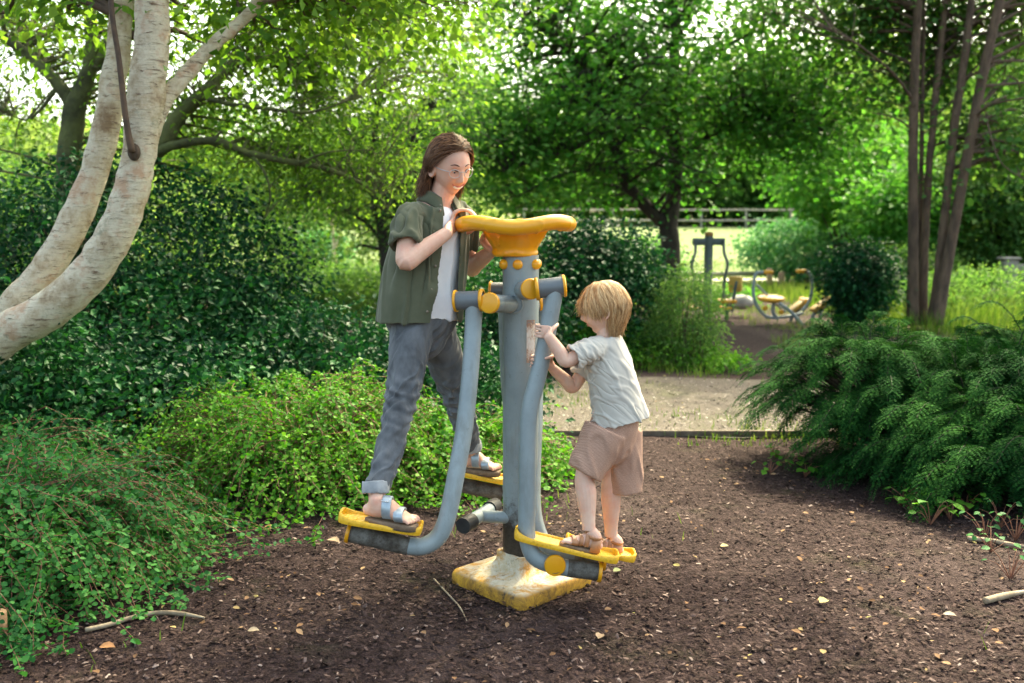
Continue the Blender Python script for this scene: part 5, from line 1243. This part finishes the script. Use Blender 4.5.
# ---------------- distant woodland: one mass
r = np.random.default_rng(90); Cs = []; per = 16
for i in range(170):
    az_ = r.uniform(-.64, .64); Yd = r.uniform(62, 100); x = math.tan(az_)*Yd; h_ = r.uniform(9, 15) if az_ > -.06 else r.uniform(4.5, 9)
    rad = np.array([r.uniform(3, 5), 2.5, h_*.5]); k = 90; Cs.append(pts_in(r, k, (x, Yd, float(gz(x, Yd))+h_*.5), rad, .5))
C = np.vstack(Cs); s = Soup(); s.add(*leaf_cloud(r, C, per, .75, .62, .7, False, .5)); tag(obj('distant_woodland', s, L_far, smooth=False), kind='stuff')
Cs = []
for i in range(34):
    px_ = r.choice([r.uniform(-40, 460), r.uniform(-40, 460), r.uniform(880, 1060)]); Yd = r.uniform(26, 52) if px_ < 460 else r.uniform(30, 45); x = (px_-512)/FPX*Yd; h_ = r.uniform(2.5, 5.5) if px_ < 460 else r.uniform(5, 9)
    if 255 < px_ < 400: h_ *= .8; Yd = 62
    x = (px_-512)/FPX*Yd; Cs.append(pts_in(r, 80, (x, Yd, float(gz(x, Yd))+h_*.5), (r.uniform(1.6, 2.8), 1.6, h_*.5), .5))
C = np.vstack(Cs); s = Soup(); s.add(*leaf_cloud(r, C, 18, .42, .30, .7, False, .5)); tag(obj('woodland_edge', s, L_fars, smooth=False), kind='stuff')

# ---------------- grass
def blades(name, n, fx, hmin, hmax, w, lm, seed):
    r = np.random.default_rng(seed); x, y = fx(r, n); n = len(x); a = r.uniform(0, 6.28, n); h_ = r.uniform(hmin, hmax, n)
    b0 = np.stack([x, y, gz(x, y)+.01], -1); ld = np.stack([np.cos(a), np.sin(a), np.zeros(n)], -1); sd_ = np.stack([-np.sin(a), np.cos(a), np.zeros(n)], -1)*w
    tip = b0+ld*(h_*r.uniform(.15, .7, n))[:, None]; tip[:, 2] += h_; mid = b0*.5+tip*.5; mid[:, 2] += h_*.12
    V = np.stack([b0-sd_, b0+sd_, mid+sd_*.7, tip, mid-sd_*.7], 1).reshape(-1, 3); o = (np.arange(n)*5)[:, None]
    s = Soup(); s.add(V, [o+np.array([[0, 1, 2, 4]]), o+np.array([[4, 2, 3]])]); return tag(obj(name, s, lm, smooth=False), kind='stuff')
def region(y0, y1, pad, clump=.0, keep=None, pw=1.):
    def f(r, n):
        y = y0+(y1-y0)*r.random(n)**pw; x = (r.random(n)*2-1)*(y*.58+pad)
        if clump:
            v = np.sin(x*1.9+1)*np.sin(y*1.6)+.6*np.sin(x*5.3)*np.sin(y*4.7+2)+.4*r.normal(size=n); k = v > clump; x, y = x[k], y[k]
        if keep is not None: k = keep(x, y); x, y = x[k], y[k]
        return x, y
    return f
dirt = lambda x, y: ~((x > 2.2+.1*(y-10)) & (x < 3.3+.12*(y-10)) & (y < 17.5))
blades('grass', 60000, region(9.9, 24, 1, .1, dirt), .04, .16, .005, L_grass, 91)
blades('meadow_grass', 50000, region(14, 25, 2, 0, lambda x, y: x > 6.2+.0*y), .15, .45, .008, L_grass, 92)
blades('lawn_grass', 70000, region(23.5, 40, 2, 0), .05, .12, .012, L_grass, 93)
blades('path_weeds', 14000, region(6.6, 10.3, 0, .55), .02, .07, .004, L_grass, 94)
blades('weeds', 900, region(3.0, 6.5, 0, 1.05), .02, .08, .003, L_grass, 95)

# ================================================================== background machines and fences
M_gd = simple('dark_green_grey_paint', (.055, .075, .07), (.09, .115, .105), 5, .45)
def gp2(px_, py_, Y): p = at(px_, py_, Y); return p
YW = 17.0
bx0 = at(707, 318, YW)[0]
t = thing('air_walker', 'slim dark grey exercise machine with two hanging arms far behind the boy', 'exercise machine', (bx0, YW, 0))
s = Soup(); s.add(*lathe([(0, 0), (.085, 0), (.08, .7), (.078, 1.5), (0, 1.5)], (bx0, YW, 0), (0, 0, 1), 18)); obj('column', s, M_gd, t, sharp=40)
s = Soup(); s.add(*lathe([(0, 0), (.075, 0), (.08, .05), (.06, .075), (0, .08)], (bx0, YW, 1.5), (0, 0, 1), 16)); obj('top_cap', s, simple('dull_orange_cap', (.30, .15, .03), (.4, .2, .05), 8, .6), t)
s = Soup(); s.add(*box((bx0, YW, 1.40), (.58, .09, .13))); obj('crossbar', s, M_gd, t, bevel=.015)
for sg in (-1, 1):
    s = Soup(); xx = bx0+sg*.25
    s.add(*tube([V3(xx, YW-.06, 1.42), V3(xx+sg*.01, YW-.1, 1.2), V3(xx+sg*.07, YW-.12, 1.0), V3(xx+sg*.02, YW-.12, .7), V3(xx, YW-.14, .25)], .028, 10, n=24)); a_ = obj('swing_arm', s, M_gd, t)
    s = Soup(); s.add(*tube([V3(xx+sg*.03, YW-.12, .72), V3(xx+sg*.14, YW-.12, .62), V3(xx+sg*.13, YW-.12, .46), V3(xx+sg*.02, YW-.12, .42)], .016, 8, n=16)); obj('guard_loop', s, M_gd, a_)
    s = Soup(); s.add(*box((xx+sg*.05, YW-.15, .22), (.15, .34, .045))); obj('pedal', s, M_yel, a_, bevel=.01)
# seated machine with tube frame
def T2(pts, Y, r_=.028): return tube([at(x, y, Y) for x, y in pts], r_, 10, n=40)
Yf = 16.2; c0 = at(785, 316, Yf)
t = thing('rowing_machine', 'grey tube framed exercise machine with a round yellow seat in the background', 'exercise machine', (c0[0], Yf, 0))
s = Soup(); s.add(*T2([(767, 272), (757, 273), (754, 280), (753.5, 295), (757, 306), (766, 316), (778, 318)], Yf)); obj('handle_frame', s, M_grey, t)
s = Soup(); s.add(*T2([(803, 271), (809, 273), (812, 282), (811, 296), (807, 305), (802, 311)], Yf+.1)); obj('handle_frame', s, M_grey, t)
s = Soup(); s.add(*T2([(765, 317), (785, 317), (803, 313)], Yf+.05)); s.add(*T2([(757, 285), (766, 294), (776, 304), (786, 312)], Yf+.05, .02)); s.add(*T2([(774, 302), (773, 312), (778, 319)], Yf, .03)); s.add(*T2([(779, 303), (790, 311), (800, 322), (806, 332)], Yf-.2, .03)); obj('floor_frame', s, M_grey, t)
s = Soup(); s.add(*lathe([(0, -.035), (.17, -.035), (.235, .0), (.24, .02), (.2, .045), (0, .055)], at(771, 299, Yf), (0, -.12, 1), 28)); obj('seat', s, M_yel, t)
for x, y in ((768, 272), (801, 271)):
    s = Soup(); p_ = at(x, y, Yf); s.add(*tube([p_-V3(.06, 0, 0), p_+V3(.06, 0, 0)], .034, 10, n=3, round_ends=True)); obj('hand_grip', s, M_yel, t)
for x, y in ((765, 308), (781, 312)):
    s = Soup(); s.add(*blob(at(x, y, Yf-.1), .045)); obj('end_cap', s, M_yel, t)
def bench(x0, y0, x1, y1, Y, lab):
    a_ = at(x0, y0, Y); b_ = at(x1, y1, Y); t = thing('exercise_bench', lab, 'exercise bench', (a_[0], Y, 0), 'tilted yellow pads'); f = nrm(b_-a_); sdv = V3(0, 1, 0); up = np.cross(sdv, -f)*1
    if up[2] < 0: up = -up
    s = Soup(); s.add(*box((a_+b_)/2+up*.0, (np.linalg.norm(b_-a_), .30, .07), np.array([f, sdv, up]))); obj('seat', s, simple('dull_yellow_pad', (.35, .20, .03), (.45, .27, .04), 8, .5), t, bevel=.025)
    s = Soup(); s.add(*tube([b_+f*.01-V3(0, .17, 0), b_+f*.01+V3(0, .17, 0)], .055, 14, n=4, round_ends=True)); obj('roller', s, M_yel, t)
    s = Soup(); s.add(*tube([a_-up*.06, b_-up*.06], .03, 10, n=3)); s.add(*tube([(a_+b_)/2-up*.05, V3((a_[0]+b_[0])/2, Y, 0)], .03, 10, n=3)); s.add(*tube([a_-up*.05, V3(a_[0], Y, 0)], .03, 10, n=3)); obj('frame', s, M_grey, t)
bench(791, 311, 804, 301, 16.6, 'nearer tilted yellow pad beside the grey tube frame'); bench(812, 311, 828, 300, 16.4, 'tilted yellow pad just left of the rounded dark shrub')
Yc = 16.8; c0 = at(737, 308, Yc); t = thing('backrest_trainer', 'yellow exercise seat with upright backrest left of the tube frame', 'exercise seat', (c0[0], Yc, 0))
s = Soup(); s.add(*box(at(727, 301, Yc), (.30, .32, .06))); obj('seat', s, M_yel, t, bevel=.02)
s = Soup(); s.add(*box(at(735.5, 284, Yc), (.24, .10, .28), rotz(R(-35)))); obj('backrest', s, simple('brownish_yellow_pad', (.40, .22, .04), (.6, .36, .06), 5, .5), t, bevel=.03)
s = Soup(); s.add(*T2([(737, 281), (735, 290), (733, 302), (732, 312)], Yc-.05, .03)); s.add(*tube([at(727, 302, Yc), V3(at(727, 302, Yc)[0], Yc, 0)], .035, 10, n=3)); obj('frame', s, M_gd, t)
s = Soup(); s.add(*blob(at(741, 302, 17.5), (.24, .2, .14))); k_ = obj('rock', s, simple('pale_grey_stone', (.30, .29, .27), (.5, .48, .45), 6, .9, .6, 12)); tag(k_, 'pale grey rock behind the yellow exercise seat', 'rock')
def post_rail(name, lab, pts, zr, posts, rad, mat, ph, cat='fence'):
    t = thing(name, lab, cat, (pts[0][0], pts[0][1], float(gz(pts[0][0], pts[0][1]))))
    def on(u): x = pts[0][0]+(pts[1][0]-pts[0][0])*u; y = pts[0][1]+(pts[1][1]-pts[0][1])*u; return V3(x, y, float(gz(x, y)))
    for z_ in zr:
        s = Soup(); q = np.array([on(u)+V3(0, -.06, z_) for u in np.linspace(0, 1, 30)]); s.add(*tube(q, [(rad, rad*.55)]*30, 6, n=30, side=Z)); obj('rail', s, mat, t, smooth=False)
    for u in posts:
        p_ = on(u); s = Soup(); s.add(*box(p_+V3(0, 0, ph/2-.05), (.11, .09, ph+.1))); obj('post', s, mat, t, bevel=.01, smooth=False)
post_rail('field_fence', 'long pale two rail fence along the road beyond the lawn', [(-5, 55.3), (24, 54.2)], (.45, 1.05), np.linspace(0.02, .99, 12), .055, M_timberp, 1.15)
post_rail('low_rail', 'low grey timber rail along the near edge of the lawn', [(-14, 29.2), (12.6, 29.0)], (.33,), np.linspace(0.01, .99, 9), .07, M_timberp, .34, 'rail')
p_ = at(775, 292, 25); t = thing('wooden_post', 'pair of short brown wooden posts in front of the low rail', 'post', (p_[0], 25, 0))
for dx, hh_ in ((-.14, .62), (.14, .52)):
    s = Soup(); s.add(*lathe([(0, -.05), (.085, -.05), (.08, hh_), (.06, hh_+.02), (0, hh_+.02)], (p_[0]+dx, 25, 0), (dx*.3, 0, 1), 12)); obj('post', s, simple('brown_post_wood', (.20, .12, .07), (.34, .22, .13), 8, .85), t)
# stone wall at the right edge
M_stone = simple('grey_field_stone', (.16, .14, .12), (.34, .30, .26), 3, .9, .7, 9, dist=.03)
p_ = at(1022, 268, 22); t = thing('stone_wall', 'short grey stone wall cut off by the right edge', 'wall', (p_[0], 22, 0))
s = Soup(); r = np.random.default_rng(4)
for row in range(5):
    for k in range(8): s.add(*box((p_[0]+k*.34+.17*(row % 2)-.1, 22+r.normal()*.01, .09+row*.17), (.32, .3+r.normal()*.01, .16), rotz(r.normal()*.02)))
obj('wall_body', s, M_stone, t, bevel=.03, smooth=False)
s = Soup(); s.add(*box((p_[0]-.32, 22, .45), (.32, .34, .98))); s.add(*box((p_[0]-.32, 22, .975), (.40, .42, .07))); obj('pillar', s, M_stone, t, bevel=.03, smooth=False)
# young white stemmed trees in the clearing
for px_, Yd, hh_, lab in ((308, 38, 1.6, 'short pale forked stem standing in the sunlit clearing'), (334, 34, 1.9, 'thin white upright stem in the clearing, taller of the pair')):
    b0 = at(px_, 262, Yd); b0[2] = float(gz(b0[0], Yd)); r = np.random.default_rng(px_)
    limbs = [([b0, b0+V3(.02, 0, hh_*.5), b0+V3(-.03, 0, hh_)], [.09, .075, .05]), ([b0+V3(.01, 0, hh_*.45), b0+V3(.25, 0, hh_*.85), b0+V3(.4, 0, hh_*1.2)], [.05, .04, .02])]
    tree('young_birch', lab, limbs, pts_in(r, 26, b0+V3(0, 0, hh_+.6), (.9, .8, .6), .2), 36, .22, .13, L_yellow, B_birch, b0, seed=px_, group='young white stemmed trees')
